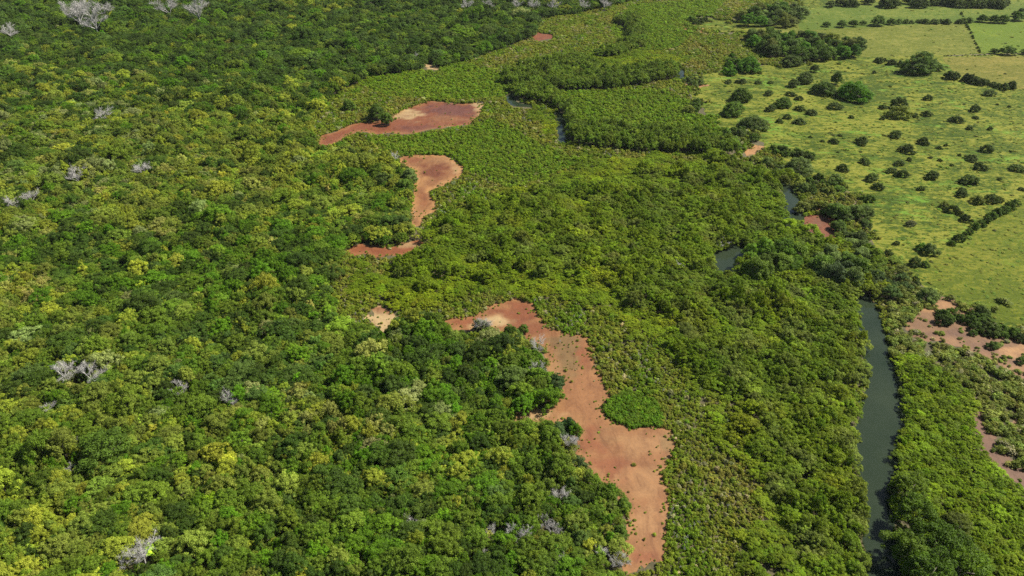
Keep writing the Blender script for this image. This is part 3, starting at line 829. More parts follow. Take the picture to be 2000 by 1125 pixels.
LONE = [(755, 655, 75), (690, 632, 60), (685, 708, 75), (895, 618, 85), (615, 680, 50), (570, 705, 50), (640, 548, 62), (685, 572, 52), (520, 630, 70), (505, 542, 60), (445, 480, 45),
        (515, 481, 40), (345, 471, 70), (270, 475, 52), (1175, 623, 50), (1275, 602, 118), (1272, 652, 135), (1360, 672, 52), (1435, 662, 64), (1440, 569, 56), (1800, 540, 82), (1720, 630, 74),
        (1610, 695, 84), (1720, 686, 42), (1685, 746, 52), (1805, 750, 36), (1255, 782, 82), (1415, 822, 72), (1320, 866, 98), (1055, 820, 86), (890, 823, 60), (820, 824, 32), (1790, 866, 82),
        (1070, 940, 78), (1275, 951, 72), (1330, 931, 36), (1225, 995, 70), (1290, 1012, 80), (940, 978, 74), (1695, 921, 84), (1745, 971, 78), (1465, 1022, 92), (1685, 1047, 112), (1965, 981, 92), (1110, 1036, 82),
        (1150, 1087, 72), (1640, 1112, 62), (1990, 1106, 44), (990, 683, 32), (1175, 690, 36), (1455, 921, 32), (1510, 936, 30), (1505, 862, 36), (1545, 848, 28), (1580, 965, 30), (1625, 905, 26), (925, 791, 32), (1125, 421, 30),
        (1400, 1100, 50), (1860, 1045, 36), (1925, 885, 22), (1845, 610, 20), (1915, 622, 24), (910, 890, 20), (1045, 888, 18), (750, 800, 24), (1245, 430, 18)]
for X, Y, w in LONE:
    sz = 'tiny' if w < 40 else 'small' if w < 66 else 'large'
    lab = {'tiny': 'tiny dark shrub dotting the open pasture', 'small': 'small dark rounded shrub standing in the open pasture', 'large': 'large dark spreading shrub standing in the open pasture'}[sz]
    special('pasture_shrub', 'shrub', *Z3(X, Y), w / 3 * 1.05, 0.78 + 0.07 * (int(X + Y) % 6), (DK, DG, OL, DK, (0.075, 0.125, 0.02))[int(X) % 5], lab, 'shrub', sz + ' shrubs in the pasture')
LOWLONE = [(1205, 352, 62, DK), (1365, 405, 84, DK), (1420, 420, 60, DG), (1400, 320, 70, BR), (1455, 330, 110, GG), (1340, 180, 62, (0.12, 0.13, 0.08)), (1255, 296, 44, DK), (1095, 32, 76, DG), (935, 42, 52, DK),
           (1735, 42, 84, OL), (1815, 36, 90, DK), (1860, 40, 60, OL), (1540, 70, 70, OL), (1590, 96, 80, DK), (1665, 150, 72, DK), (1630, 120, 50, OL), (1640, 5, 70, DK)]
for X, Y, w, t in LOWLONE:
    special('pasture_shrub', 'shrub', *Z6(X, Y), w / 3 * 1.05, 1.15, t, 'shrub on the rough slope between the creek and the diagonal shrub line', 'shrub', 'shrubs between creek and diagonal line')
# the diagonal shrub line and the hedge lines
def hedge(conv, pts, w, step, tint, label, group, name='hedge_shrub', hr=1.25, skip=0.08):
    g = np.random.default_rng(len(label) + int(pts[0][0]))
    for (xa, ya), (xb, yb) in zip(pts[:-1], pts[1:]):
        n = max(1, int(math.hypot(xb - xa, yb - ya) / step))
        for k in range(n):
            if g.uniform() < skip: continue
            t = (k + g.uniform(0.2, 0.8)) / n
            special(name, 'shrub', *conv(xa + (xb - xa) * t + g.normal(0, step * 0.1), ya + (yb - ya) * t + g.normal(0, 2.5)), w / 3 * g.uniform(0.7, 1.35), hr, tint, label, 'shrub', group, amount=0.2)
hedge(Z6, [(2010, 20), (1840, 125), (1735, 190), (1640, 250), (1560, 312)], 62, 34, DG, 'dark shrub in the diagonal shrub line across the pasture', 'diagonal shrub line')
hedge(Z3, [(1120, 345), (1200, 355), (1290, 372)], 46, 24, DK, 'low dark shrub in the hedge running up to the largest spreading tree', 'hedge beside the largest spreading tree')
hedge(Z3, [(1540, 425), (1600, 440), (1740, 470), (1880, 508), (1950, 490), (2000, 472)], 66, 34, DK, 'dark shrub in the hedge below the dry tan field', 'hedge below the tan field')
hedge(Z3, [(1300, 124), (1420, 122), (1600, 128), (1700, 118)], 42, 26, GG, 'small grey-green shrub in the straight far hedge', 'straight far hedge', hr=1.2)
hedge(Z3, [(1628, 56), (1650, 110), (1690, 190), (1745, 312)], 16, 9, DK, 'tiny shrub in the thin hedge dividing the far fields', 'thin dividing hedge', hr=1.5, skip=0.12)
hedge(Z3, [(1500, 326), (1640, 323), (1820, 320)], 9, 12, OL, 'weed along the fence behind the dry tan field', 'fence-line weeds', name='weed', hr=1.2, skip=0.3)
for X, Y, w in [(845, 140, 52), (935, 138, 66), (1005, 135, 60), (1060, 132, 42), (1150, 118, 98), (1225, 124, 62), (1268, 124, 50), (1680, 116, 52), (1760, 106, 72), (1830, 110, 76), (1885, 110, 80), (1975, 92, 90), (1990, 62, 56),
                (1830, 298, 54), (1910, 294, 88), (2000, 302, 50), (1950, 80, 50)]:
    special('field_tree', 'broad', *Z3(X, Y), w / 3, 1.25, DG, 'round field tree on a far hedge line between grass fields', 'tree', 'round trees on the far hedge lines')
for X, Y, w in [(990, 12, 90), (1090, 2, 80), (1215, 4, 130), (1395, 12, 112), (1480, 4, 90), (1545, 8, 90), (1610, 12, 100), (1680, 14, 100), (1745, 16, 95), (1805, 18, 90), (1860, 20, 95), (930, 10, 80), (870, 20, 70), (1900, 14, 60), (1330, 0, 80)]:
    special('skyline_tree', 'big' if w > 85 else 'broad', *Z3(X, Y), w / 3, 1.1, DK, 'dark round tree in the row along the farthest field edge', 'tree', 'tree row at the farthest field edge')
# woodlot: two blocks of trees beside the fields
TINT_WORD = {DK: 'very dark', DG: 'dark green', OL: 'olive', BR: 'bright green', GG: 'grey-green'}
def grove(conv, poly, n, w, tintset, label, group, name, hr=1.1, kind='broad', seed=3):
    g = np.random.default_rng(seed)
    xs = [p[0] for p in poly]; ys = [p[1] for p in poly]
    placed = []
    tries = 0
    while len(placed) < n and tries < 6000:
        tries += 1
        x = g.uniform(min(xs), max(xs)); y = g.uniform(min(ys), max(ys))
        if not inside(np.array(x), np.array(y), poly): continue
        if any(abs(x - a) < w * 0.42 and abs(y - b) < w * 0.26 for a, b in placed): continue
        placed.append((x, y))
        k = g.uniform(0.75, 1.3); tt = tintset[int(g.integers(len(tintset)))]
        lab, grp = label, group
        if len(set(tintset)) > 1 and tt in TINT_WORD and not label.startswith(('dark', 'grey', 'olive', 'tall', 'bright', 'round green')):
            lab, grp = TINT_WORD[tt] + ' ' + label, TINT_WORD[tt] + ' ' + group
        if n > 10: sw = 'big ' if k > 1.12 else 'small ' if k < 0.92 else 'mid-sized '; lab, grp = sw + lab, sw + grp
        special(name, kind, *conv(x, y), w / 3 * k, hr * g.uniform(0.9, 1.2), tt, lab, 'shrub' if kind == 'shrub' else 'tree', grp, amount=0.22)
grove(Z3, [(400, 190), (600, 200), (860, 225), (1000, 245), (1060, 270), (1050, 300), (900, 315), (720, 325), (560, 320), (430, 260)], 64, 96, [DG, DK, OL, BR, DG], 'tree packed into the long woodlot beside the pale field', 'long woodlot', 'woodlot_tree', hr=1.5, seed=4)
grove(Z3, [(470, 30), (700, 40), (720, 90), (640, 145), (430, 130), (330, 90), (420, 60)], 34, 88, [DG, GG, OL, BR], 'tree in the open grove by the eroded bank', 'open grove by the eroded bank', 'grove_tree', hr=1.35, seed=5)
grove(Z3, [(40, 110), (150, 110), (160, 130), (60, 135)], 4, 60, [DG, DK], 'dark bush on top of the eroded bank', 'bushes on the eroded bank', 'bank_bush', kind='shrub', seed=6)
grove(Z3, [(240, 330), (330, 320), (320, 420), (230, 430)], 7, 66, [DG, BR], 'bush filling the gap beside the smooth domed tree', 'bushes beside the domed tree', 'bank_bush', kind='shrub', seed=7)
grove(Z3, [(20, 440), (150, 450), (160, 480), (50, 500)], 6, 60, [GG, OL], 'grey-green bush at the head of the creek bank', 'bushes at the creek head', 'bank_bush', kind='shrub', seed=8)
grove(Z3, [(10, 570), (80, 560), (110, 640), (20, 660)], 5, 62, [OL, DG], 'bush on the slope below the pasture corner', 'bushes below the pasture corner', 'bank_bush', kind='shrub', seed=9)
grove(Z3, [(220, 760), (330, 740), (470, 790), (330, 840), (280, 880)], 12, 66, [OL, DG, GG], 'bush between the creek mangroves and the orange scar', 'bushes beside the orange scar', 'bank_bush', kind='shrub', seed=10)
grove(Z3, [(520, 860), (640, 880), (780, 890), (760, 920), (560, 900)], 12, 62, [DK, DG], 'dark bush along the bank above the grey-green tree', 'bushes above the bank tree', 'bank_bush', kind='shrub', seed=11)
grove(Z3, [(420, 920), (560, 950), (600, 1050), (520, 1060), (420, 970)], 12, 76, [OL, GG], 'olive bush beside the orange scar and the creek', 'olive bushes beside the orange scar', 'bank_bush', kind='shrub', seed=12)
grove(Z3, [(640, 1040), (900, 1030), (960, 1090), (900, 1120), (680, 1120)], 18, 80, [OL, GG, DG], 'scrubby bush on the bare bank above the red mud bar', 'scrub above the red mud bar', 'bank_bush', kind='shrub', seed=13)
# right bank of the creek by the bends (second survey sheet)
grove(Z6, [(900, 110), (1080, 100), (1110, 160), (1060, 200), (920, 200)], 6, 125, [DK, DG], 'dark bank tree on the pasture side of the red mud bar', 'dark trees on the pasture side of the red mud bar', 'bank_tree', seed=20)
grove(Z6, [(940, 240), (1040, 240), (1090, 330), (1080, 370), (980, 320)], 7, 110, [DK, GG], 'dark bank tree below the red mud bar', 'dark trees below the red mud bar', 'bank_tree', seed=21)
grove(Z6, [(690, 70), (880, 60), (880, 110), (720, 110)], 4, 105, [OL, DG], 'round bush on the bank above the red mud bar', 'round bushes above the red mud bar', 'bank_bush', kind='shrub', seed=22)
grove(Z6, [(770, 380), (860, 340), (960, 400), (1050, 440), (1050, 500), (900, 510), (780, 480)], 13, 140, [GG, (0.055, 0.085, 0.04), DG], 'tall grey-green tree overhanging the creek bend', 'tall trees over the creek bend', 'bank_tree', hr=1.6, seed=23)
grove(Z6, [(395, 350), (540, 290), (700, 350), (720, 440), (560, 470), (410, 440)], 15, 135, [(0.085, 0.155, 0.016), (0.11, 0.17, 0.026), (0.085, 0.165, 0.01)], 'tall green mangrove on the spit inside the creek bend', 'tall mangroves on the creek spit', 'mangrove_tree', hr=1.7, seed=24)
grove(Z6, [(560, 190), (700, 190), (760, 240), (640, 260), (540, 230)], 7, 100, [(0.17, 0.25, 0.01)], 'bright yellow-green mangrove beside the red mud bar', 'bright mangroves beside the red mud bar', 'mangrove_tree', hr=1.2, kind='mangrove', seed=25)
grove(Z6, [(1090, 500), (1280, 470), (1330, 560), (1260, 600), (1120, 590)], 14, 100, [GG, OL, (0.06, 0.10, 0.03)], 'bushy mangrove on the pasture-side bank at the bend', 'bushy mangroves at the pasture-side bend', 'mangrove_tree', hr=1.3, kind='mangrove', seed=26)
special('bank_tree', 'big', *Z6(1442, 602), 48, 1.2, GG, 'silvery green round tree above the tan bare bank', 'tree')
grove(Z6, [(1290, 480), (1400, 490), (1400, 560), (1340, 560)], 6, 62, [OL, DK, GG], 'small bush behind the silvery green round tree', 'bushes behind the silvery tree', 'bank_bush', kind='shrub', seed=27)
grove(Z6, [(1490, 700), (1600, 700), (1640, 740), (1540, 750)], 6, 82, [DG, (0.06, 0.10, 0.02)], 'round green bush on the tan bare bank', 'green bushes on the tan bank', 'bank_bush', kind='shrub', seed=28)
grove(Z6, [(1660, 720), (1780, 690), (1800, 780), (1900, 800), (2000, 830), (1990, 860), (1820, 840), (1700, 780)], 14, 90, [DK, DG], 'dark bush in the line below the olive field', 'dark bushes below the olive field', 'bank_bush', kind='shrub', seed=29)
for X, Y, w in [(1705, 822, 60), (1820, 895, 80), (1985, 985, 70)]:
    special('bank_bush', 'shrub', *Z6(X, Y), w / 3, 1.1, (0.06, 0.10, 0.02), 'isolated low green bush on the bare brown bank', 'shrub', 'isolated bushes on the brown bank')
# dark trees on the right bank at the foot of the scene
for px, py, w, hr, t, lab in [
 (1790, 1010, 84, 1.7, (0.06, 0.12, 0.014), 'tall dark mangrove leaning over the creek'), (1772, 1075, 80, 1.7, (0.065, 0.12, 0.016), 'tall dark mangrove with its foot in the creek'),
 (1835, 1060, 90, 1.7, (0.06, 0.13, 0.012), 'broad dark mangrove behind the creek edge'), (1820, 1125, 96, 1.6, (0.06, 0.13, 0.012), 'broad dark mangrove beside the fallen pale branches'),
 (1890, 1110, 90, 1.5, (0.08, 0.16, 0.014), 'mid green mangrove crown inland of the fallen branches'), (1780, 955, 66, 1.5, (0.08, 0.14, 0.016), 'rounded mangrove on the creek edge above the tall dark ones'),
 (1868, 1030, 60, 1.5, (0.10, 0.15, 0.03), 'grey-green mangrove crown above the fallen branches')]:
    special('mangrove_tree', 'canopy', px, py, w, hr, np.array(t) * np.array((1.15, 1.0, 0.8)), lab, 'tree', clear=True)

# leafless and silvery trees
BARE_F = [(150, 30, 60, 'a'), (185, 42, 62, 'a'), (160, 12, 52, 'a'), (128, 22, 44, 'a'), (196, 18, 44, 'a'),
          (125, 728, 62, 'b'), (172, 728, 66, 'b'), (355, 762, 44, 'c'), (445, 782, 46, 'c'), (100, 795, 40, 'c'), (275, 1080, 78, 'd'), (245, 1095, 46, 'd'),
          (155, 868, 36, 'c'), (135, 922, 36, 'c'), (1002, 1042, 46, 'e'), (960, 1040, 34, 'e'), (1030, 1048, 40, 'e'), (1058, 1020, 36, 'e'), (1080, 1035, 34, 'e'), (1095, 965, 46, 'e'), (942, 1082, 26, 'e'),
          (1108, 862, 46, 'f'), (1088, 1098, 42, 'e'), (1174, 1078, 36, 'e'), (1206, 1096, 48, 'f'), (808, 1018, 32, 'e'), (1050, 676, 40, 'f'), (1052, 724, 40, 'f'), (940, 634, 40, 'f'),
          (812, 112, 22, 'g'), (1078, 12, 30, 'g'), (1042, 10, 32, 'g'), (1005, 12, 28, 'g'), (915, 10, 30, 'g'), (955, 12, 28, 'g'), (1140, 10, 28, 'g'), (385, 20, 60, 'a'), (330, 14, 50, 'a'),
          (200, 225, 36, 'c'), (280, 330, 40, 'c'), (30, 400, 40, 'c'), (150, 345, 44, 'c'), (60, 385, 40, 'c'), (770, 310, 26, 'g'), (18, 62, 36, 'a'), (1180, 8, 30, 'g')]
BL = {'a': ('pale leafless tree in the bare stand within the dark far forest', 'bare stand in the far forest'),
      'b': ('wide silver-grey leafless tree standing alone in yellow-green forest', 'silver pair in the forest'),
      'c': ('small grey leafless tree half hidden among green forest crowns', 'scattered grey trees in the forest'),
      'd': ('large whitish leafless tree with spread limbs in the mixed forest', 'whitish trees in the mixed forest'),
      'e': ('small silvery leafless tree in the loose group near the long orange flat', 'silvery group near the orange flat'),
      'f': ('silvery leafless tree on the forest edge close by the long orange flat', 'silvery trees on the flat edge'),
      'g': ('grey leafless tree on the far forest edge facing the marsh', 'grey trees on the far marsh edge')}
for px, py, w, k in BARE_F:
    special('leafless_tree', 'bare', px, py, w, 1.9, (0.2, 0.2, 0.2), BL[k][0], 'tree', BL[k][1])
for px, py, w in [(1895, 1078, 44), (1855, 1100, 46), (1330, 520, 30), (1410, 478, 34)]:
    special('leafless_tree', 'bare', px, py, w, 1.2, (0.2,) * 3, 'pale tangle of dead mangrove branches by the creek', 'tree', 'dead mangrove branches by the creek', clear=False)
# trees on the flat's edge seen one by one
for px, py, w, t, lab in [(1112, 832, 44, (0.03, 0.07, 0.02), 'dark green tree standing at the waist of the long orange flat'), (1092, 845, 46, (0.05, 0.085, 0.035), 'grey-green tree beside the waist of the long orange flat'),
                          (1218, 985, 36, DG, 'dark tree on the flat edge above the sand notch'), (1212, 1040, 40, DG, 'dark rounded tree on the flat edge below the sand notch'), (938, 636, 34, (0.12, 0.14, 0.09), 'pale green tree beside the cream sand clearing'),
                          (1000, 650, 40, DG, 'dark tree between the red mud and the cream sand clearing'), (1022, 642, 24, DG, 'small dark tree on the red mud edge'), (1085, 745, 42, (0.045, 0.08, 0.03), 'round tree where the long flat narrows'),
                          (1128, 905, 46, (0.06, 0.09, 0.035), 'grey-green tree at the bulge of the long orange flat'), (800, 345, 40, GG, 'grey-green tree at the crescent flat'), (790, 365, 40, DG, 'dark tree below the crescent flat'),
                          (680, 205, 28, DG, 'dark bush at the forest end of the purple-red flat'), (735, 218, 40, DG, 'bush on the sand spit in the purple-red flat'), (755, 232, 30, DG, 'round bush at the tip of the sand spit')]:
    special('edge_tree', 'broad', px, py, w, 1.7, t, lab, 'tree')

KO = np.array(KEEP_OUT)
def not_special(X, Y, R, k=0.75):
    ok = np.ones(len(X), bool)
    for x, y, r in KO: ok &= (X - x) ** 2 + (Y - y) ** 2 > (r * k + R * 0.35) ** 2
    return ok

# ---- broadleaf forest
X, Y = sow(-640, 140, 62, 900, lambda y: 2.0 + 0.0025 * y)
px, py = proj(X, Y, 0.0)
keep = inside(px, py, FOREST) & in_frame(X, Y)
X, Y = X[keep], Y[keep]
R = np.clip(1.42 * np.exp(rng.normal(0, 0.36, len(X))), 0.7, 3.4) * (1 + 0.0013 * Y)
em = rng.uniform(size=len(X)) < 0.03                # emergents above the canopy
R = np.where(em, R * 1.35, R)
hv = 1 + 0.18 * noise(X, Y, 45, 51)
H = (1.7 + 0.9 * R) * rng.uniform(0.85, 1.2, len(X)) * hv.clip(0.75, 1.35)
keep = clear_of(X, Y, R, H, OPEN) & not_special(X, Y, R)
X, Y, R, H = X[keep], Y[keep], R[keep], H[keep]
cls = forest_class(X, Y)
R = np.where(cls == FCLS.index('dark'), R * 1.12, R); R = np.where((cls == FCLS.index('yellow')) | (cls == FCLS.index('olive')), R * 0.95, R)
T = tints(cls, FCLS)
LIME_AT = at(np.array([745., 760., 738., 395., 418., 412., 1030.]), np.array([1066., 1080., 1086., 774., 962., 998., 380.]), 3.0)
for q in LIME_AT:                                      # the few lime-green crowns
    k = np.argmin((X - q[0]) ** 2 + (Y - q[1]) ** 2)
    cls[k] = FCLS.index('lime'); T[k] = PAL['lime']
CW = dict(dark='dark green', mid='mid green', green='deep green', yellow='yellow-green', olive='olive green', pale='pale grey-green', lime='bright lime-green', straw='straw-coloured', bluish='blue-green')
dE = dist_poly(X, Y, MUD['E'])
MARKS = [(at(275, 1080, 2), 11, 'near the large whitish leafless tree'), (at(150, 728, 2), 13, 'near the silver leafless pair'), (at(750, 1075, 2), 9, 'near the lime-green crowns'),
         (at(1010, 1042, 2), 14, 'among the silvery leafless group'), (at(600, 815, 2), 13, 'in the straw-coloured clearing patch')]
def forest_label(i):
    c = CW[FCLS[cls[i]]]
    sz = 'large' if R[i] > 2.9 else 'small' if R[i] < 2.4 else 'medium'
    wh = 'inside the dense forest'
    if dE[i] < 5: wh = 'on the forest edge by the long orange flat'
    else:
        for p, r, t in MARKS:
            if (X[i] - p[0]) ** 2 + (Y[i] - p[1]) ** 2 < r * r: wh = t; break
    return 'forest_tree', '%s %s broadleaf tree %s' % (sz, c, wh), 'tree', '%s %s forest trees %s' % (sz, c, wh)
share_out('canopy', X, Y, R, H, T, forest_label, ('far_forest', 'mixed green broadleaf forest stretching away as one canopy', 'forest'))
# understorey between the crowns
X, Y = sow(-640, 140, 62, 900, lambda y: 2.4 + 0.004 * y)
px, py = proj(X, Y, 0.0)
keep = inside(px, py, FOREST) & in_frame(X, Y)
X, Y = X[keep], Y[keep]
R = np.clip(1.05 * np.exp(rng.normal(0, 0.25, len(X))), 0.6, 2.0) * (1 + 0.0012 * Y)
H = R * rng.uniform(1.6, 2.5, len(X))
keep = clear_of(X, Y, R, H, OPEN, 0.5)
X, Y, R, H = X[keep], Y[keep], R[keep], H[keep]
cls = forest_class(X, Y)
T = tints(cls, FCLS, 0.25)
VAR = rng.integers(0, 6, len(X)); ROT = rng.uniform(0, 6.28, len(X))
MASS.append(('forest_understorey', 'mangrove', X, Y, R, H, T, VAR, ROT, 'small saplings and bushes filling gaps between forest crowns', 'undergrowth', False))

# ---- mangroves: tall stand, then the lower thickets that grade into the marsh
MG = np.array((0.142, 0.212, 0.010)); MD = np.array((0.098, 0.158, 0.012)); MY = np.array((0.205, 0.250, 0.012)); MGR = np.array((0.168, 0.208, 0.050))
def blend(a, b, w): return a * (1 - w[:, None]) + b * w[:, None]
def soft(X, Y, a=1.0):
    """zone borders waver"""
    px, py = proj(X, Y, 0.0)
    k = ppm(X, Y)
    return px + k * a * (2.6 * noise(X, Y, 17, 55) + 1.3 * noise(X, Y, 5, 56)), py + k * a * (1.5 * noise(X, Y, 17, 57) + 0.8 * noise(X, Y, 5, 58))
WATER_D = None
def zone_of(X, Y):
    px, py = proj(X, Y, 0.0); qx, qy = soft(X, Y)
    rx, ry = soft(X, Y, 1.0)
    outside = inside(px, py, FOREST) | inside(rx, ry, PASTURE)
    gal = in_any(px, py, GALLERY)
    tall = (inside(qx, qy, TALL) & (px < 1760)) | gal
    rb = inside(px, py, RIGHTBANK)
    med = in_any(qx, qy, MEDIUM) & (px < 1760)
    return outside, gal & ~outside, tall & ~outside & ~rb, rb & ~outside, med & ~tall & ~outside & ~rb
def mangrove_set(spacing, pick):
    X, Y = sow(-200, 330, 62, 900, spacing)
    k = in_frame(X, Y); X, Y = X[k], Y[k]
    z = zone_of(X, Y)
    k = pick(z); return X[k], Y[k], z[1][k], z[3][k]
X1, Y1, gal1, rb1 = mangrove_set(lambda y: 1.8 + 0.0023 * y, lambda z: z[2])
X2, Y2, gal2, rb2 = mangrove_set(lambda y: 1.45 + 0.0026 * y, lambda z: z[3] | z[4])
X, Y = np.r_[X1, X2], np.r_[Y1, Y2]; gal = np.r_[gal1, gal2]; rb = np.r_[rb1, rb2]; tall = np.r_[np.ones(len(X1), bool), np.zeros(len(X2), bool)]
u = np.exp(rng.normal(0, 0.22, len(X)))
dark_n = noise(X, Y, 22, 61)
R = np.where(tall, 1.48 * (1 + 0.0013 * Y), 1.08 * (1 + 0.0021 * Y)) * u
H = np.where(gal, 4.6, np.where(tall, 3.0 + 0.6 * dark_n, 1.35 + 0.2 * dark_n)) * np.exp(rng.normal(0, 0.16, len(X)))
H = np.where(rb, 1.9 * np.exp(rng.normal(0, 0.12, len(X))), H)
H = np.maximum(H, 0.9)
keep = clear_of(X, Y, R, H, OPEN, 0.7) & not_special(X, Y, R, 0.45)
X, Y, R, H, tall, gal, rb, dark_n = [a[keep] for a in (X, Y, R, H, tall, gal, rb, dark_n)]
px, py = proj(X, Y, 2.0)
n1, n2 = noise(X, Y, 18, 62), noise(X, Y, 40, 63)
T = np.tile(MG, (len(X), 1))
T = blend(T, MY, np.clip(0.35 + 0.35 * n1 - 0.35 * tall, 0, 0.9))
T = blend(T, MD, np.clip(0.12 * tall + 0.3 * n2, 0, 0.7))
T = blend(T, MGR, np.clip((0.5 * noise(X, Y, 12, 64) - 0.2) * tall + 0.25 * (tall & (py > 560)), 0, 0.8))
T = blend(T, np.array((0.125, 0.190, 0.028)), np.clip(gal * 0.7, 0, 1))
T = blend(T, np.array((0.148, 0.225, 0.006)), np.clip(rb * 0.8, 0, 1))
T *= np.exp(rng.normal(0, 0.17, (len(X), 1))) * np.exp(rng.normal(0, 0.04, (len(X), 3)))
dW = dist_poly(X, Y, WATER_SEEN[0])
def mangrove_label(i):
    c = 'yellow-green' if T[i][0] > 0.78 * T[i][1] else 'grey-green' if T[i][2] > 0.16 * T[i][1] else 'very dark green' if T[i][1] < 0.15 else 'dark green' if T[i][1] < 0.18 else 'mid green' if T[i][1] < 0.215 else 'bright green'
    sz = 'very wide' if R[i] > 2.5 else 'wide' if R[i] > 2.15 else 'narrow' if R[i] < 1.5 else 'medium'
    sz += ' high' if H[i] > 3.9 else ' low' if H[i] < 2.6 else ''
    side = 'pasture-side' if rb[i] else 'marsh-side'
    if dW[i] < 2.5: wh = 'overhanging the %s creek bank' % side
    elif dW[i] < 5: wh = 'one crown behind the %s creek bank' % side
    elif dW[i] < 9: wh = 'just behind the %s creek bank' % side
    else: wh = 'in the %s %s beyond the creek bank' % (side, 'thicket' if rb[i] or not tall[i] else 'tall stand')
    return 'mangrove_tree', '%s %s mangrove %s' % (sz, c, wh), 'tree', '%s %s mangroves %s' % (sz, c, wh)
share_out('mangrove', X, Y, R, H, T, mangrove_label, ('mangrove_forest', 'green mangrove canopy stretching back along the winding creek', 'mangroves'))

# ---- stunted mangrove marsh and bank scrub
X, Y = sow(-220, 420, 62, 900, lambda y: 0.45 + 0.0020 * y)
px, py = proj(X, Y, 0.0)
k = in_frame(X, Y); X, Y, px, py = X[k], Y[k], px[k], py[k]
z = zone_of(X, Y)
outside = z[0] | z[2] | z[3] | z[4]
scrub = (px > 1735) & (py > 540)
keep = ~outside & ~(scrub & (noise(X, Y, 6, 71) + 0.6 * noise(X, Y, 2.5, 72) < -0.35))
X, Y, scrub = X[keep], Y[keep], scrub[keep]
R = 0.31 * np.exp(rng.normal(0, 0.30, len(X))) * (1 + 0.0048 * Y)
R = np.where(scrub, R * 1.9, R)
H = np.clip(R * rng.uniform(1.0, 1.9, len(X)), 0.3, 1.9)
cpx, cpy = proj(X, Y, 0.4)
cove = inside(cpx, cpy, COVE)
R = np.where(cove, R * 1.35, R); H = np.where(cove, 1.0 + 0.15 * rng.uniform(size=len(X)), H)
in_open = ~clear_of(X, Y, R, H, OPEN, 0.4)
px, py = proj(X, Y, 0.0)
# seedlings thin out from the rim onto the mud
dm = np.full(len(X), 1e9)
for q in 'ABCDEFGHLM': dm = np.minimum(dm, dist_poly(X, Y, MUD[q]))
stray = in_open & in_any(px, py, [MUD[k] for k in 'ABCDEFGHL']) & (rng.uniform(size=len(X)) < 0.002 + 0.02 * (noise(X, Y, 8, 75) > 1.4) + 0.7 * np.exp(-dm / 0.8) * (noise(X, Y, 5, 76) > -0.3) + 0.25 * np.exp(-dm / 2.2) * (noise(X, Y, 9, 76) > 0.5))
stray |= in_open & in_any(px, py, [MUD['F'], MUD['M']]) & (noise(X, Y, 5, 71) > 1.1)
stray |= in_open & inside(px, py, [(1085, 660), (1140, 668), (1140, 730), (1090, 760), (1080, 700)]) & (rng.uniform(size=len(X)) < 0.16)
sh = rng.uniform(0.35, 0.75, len(X))
R = np.where(stray, R * sh, R); H = np.where(stray, H * sh * 0.8, H)
keep = (~in_open | stray) & not_special(X, Y, R, 0.6)
X, Y, R, H, scrub, cove = [a[keep] for a in (X, Y, R, H, scrub, cove)]
n1, n2, n3 = noise(X, Y, 15, 81), noise(X, Y, 38, 82), noise(X, Y, 6, 83)
T = np.tile(np.array((0.175, 0.210, 0.026)), (len(X), 1))
T = blend(T, np.array((0.125, 0.200, 0.012)), np.clip(0.4 + 0.4 * n1, 0, 1))
T = blend(T, np.array((0.225, 0.215, 0.055)), np.clip(0.05 + 0.3 * n2 + 0.25 * n3, 0, 0.8))
T = blend(T, np.array((0.150, 0.185, 0.045)), scrub * 0.7)
T = blend(T, np.array((0.135, 0.225, 0.012)), in_any(*proj(X, Y, 0.3), LUSH) * 0.75)
T = blend(T, np.array((0.085, 0.165, 0.008)), cove * 0.9)
pale = rng.uniform(size=len(X)) < 0.05
lush = in_any(*proj(X, Y, 0.3), LUSH)
T[pale & ~cove & ~lush] = np.array((0.30, 0.29, 0.19))
T *= np.exp(rng.normal(0, 0.17, (len(X), 1))) * np.exp(rng.normal(0, 0.06, (len(X), 3)))
dE = dist_poly(X, Y, MUD['E']); dL = dist_poly(X, Y, MUD['L']); dF = dist_poly(X, Y, MUD['F'])
def dwarf_label(i):
    c = 'pale straw' if T[i][2] > 0.14 else 'brownish' if T[i][0] > 0.98 * T[i][1] else 'olive' if T[i][0] > 0.78 * T[i][1] else 'green'
    c = ('broad ' if R[i] > (1.25 if scrub[i] else 0.72) else 'tiny ' if R[i] < (0.95 if scrub[i] else 0.5) else 'small ') + c
    if scrub[i]:
        wh = 'beside the brown drained channel' if dL[i] < 3 else 'beside the tan bare bank' if dF[i] < 3 else 'on the bare brown pasture-side bank'
        return 'bank_scrub', 'low %s scrub bush %s' % (c, wh), 'shrub', '%s scrub %s' % (c, wh)
    if cove[i]: return 'stunted_mangrove', 'low green bush in the round thicket jutting into the long orange flat', 'shrub', 'round thicket'
    wh = 'at the rim of the long orange flat' if dE[i] < 2.5 else 'in the marsh between orange flat and creek'
    return 'stunted_mangrove', 'stunted %s mangrove bush %s' % (c, wh), 'shrub', 'stunted %s bushes %s' % (c, wh)
mass_sel = ~scrub
VARS = rng.integers(0, 6, len(X)); ROTS = rng.uniform(0, 6.28, len(X))
def near_ids(sel, cap=300):
    px, py = proj(X, Y, H * 0.6)
    vis = (px > 0) & (px < 2000) & (py > 0) & (py < 1125)
    sz = ppm(X, Y, H) * R * vis * sel
    o = np.argsort(-sz)[:cap]
    return o[sz[o] > 0]
rest = np.ones(len(X), bool)
for sel in (scrub, ~scrub):
    for i in near_ids(sel):
        rest[i] = False
        name, label, cat, group = dwarf_label(i)
        plant(name, 'dwarf', X[i], Y[i], R[i], H[i], T[i], label, cat, group, VARS[i], ROTS[i])
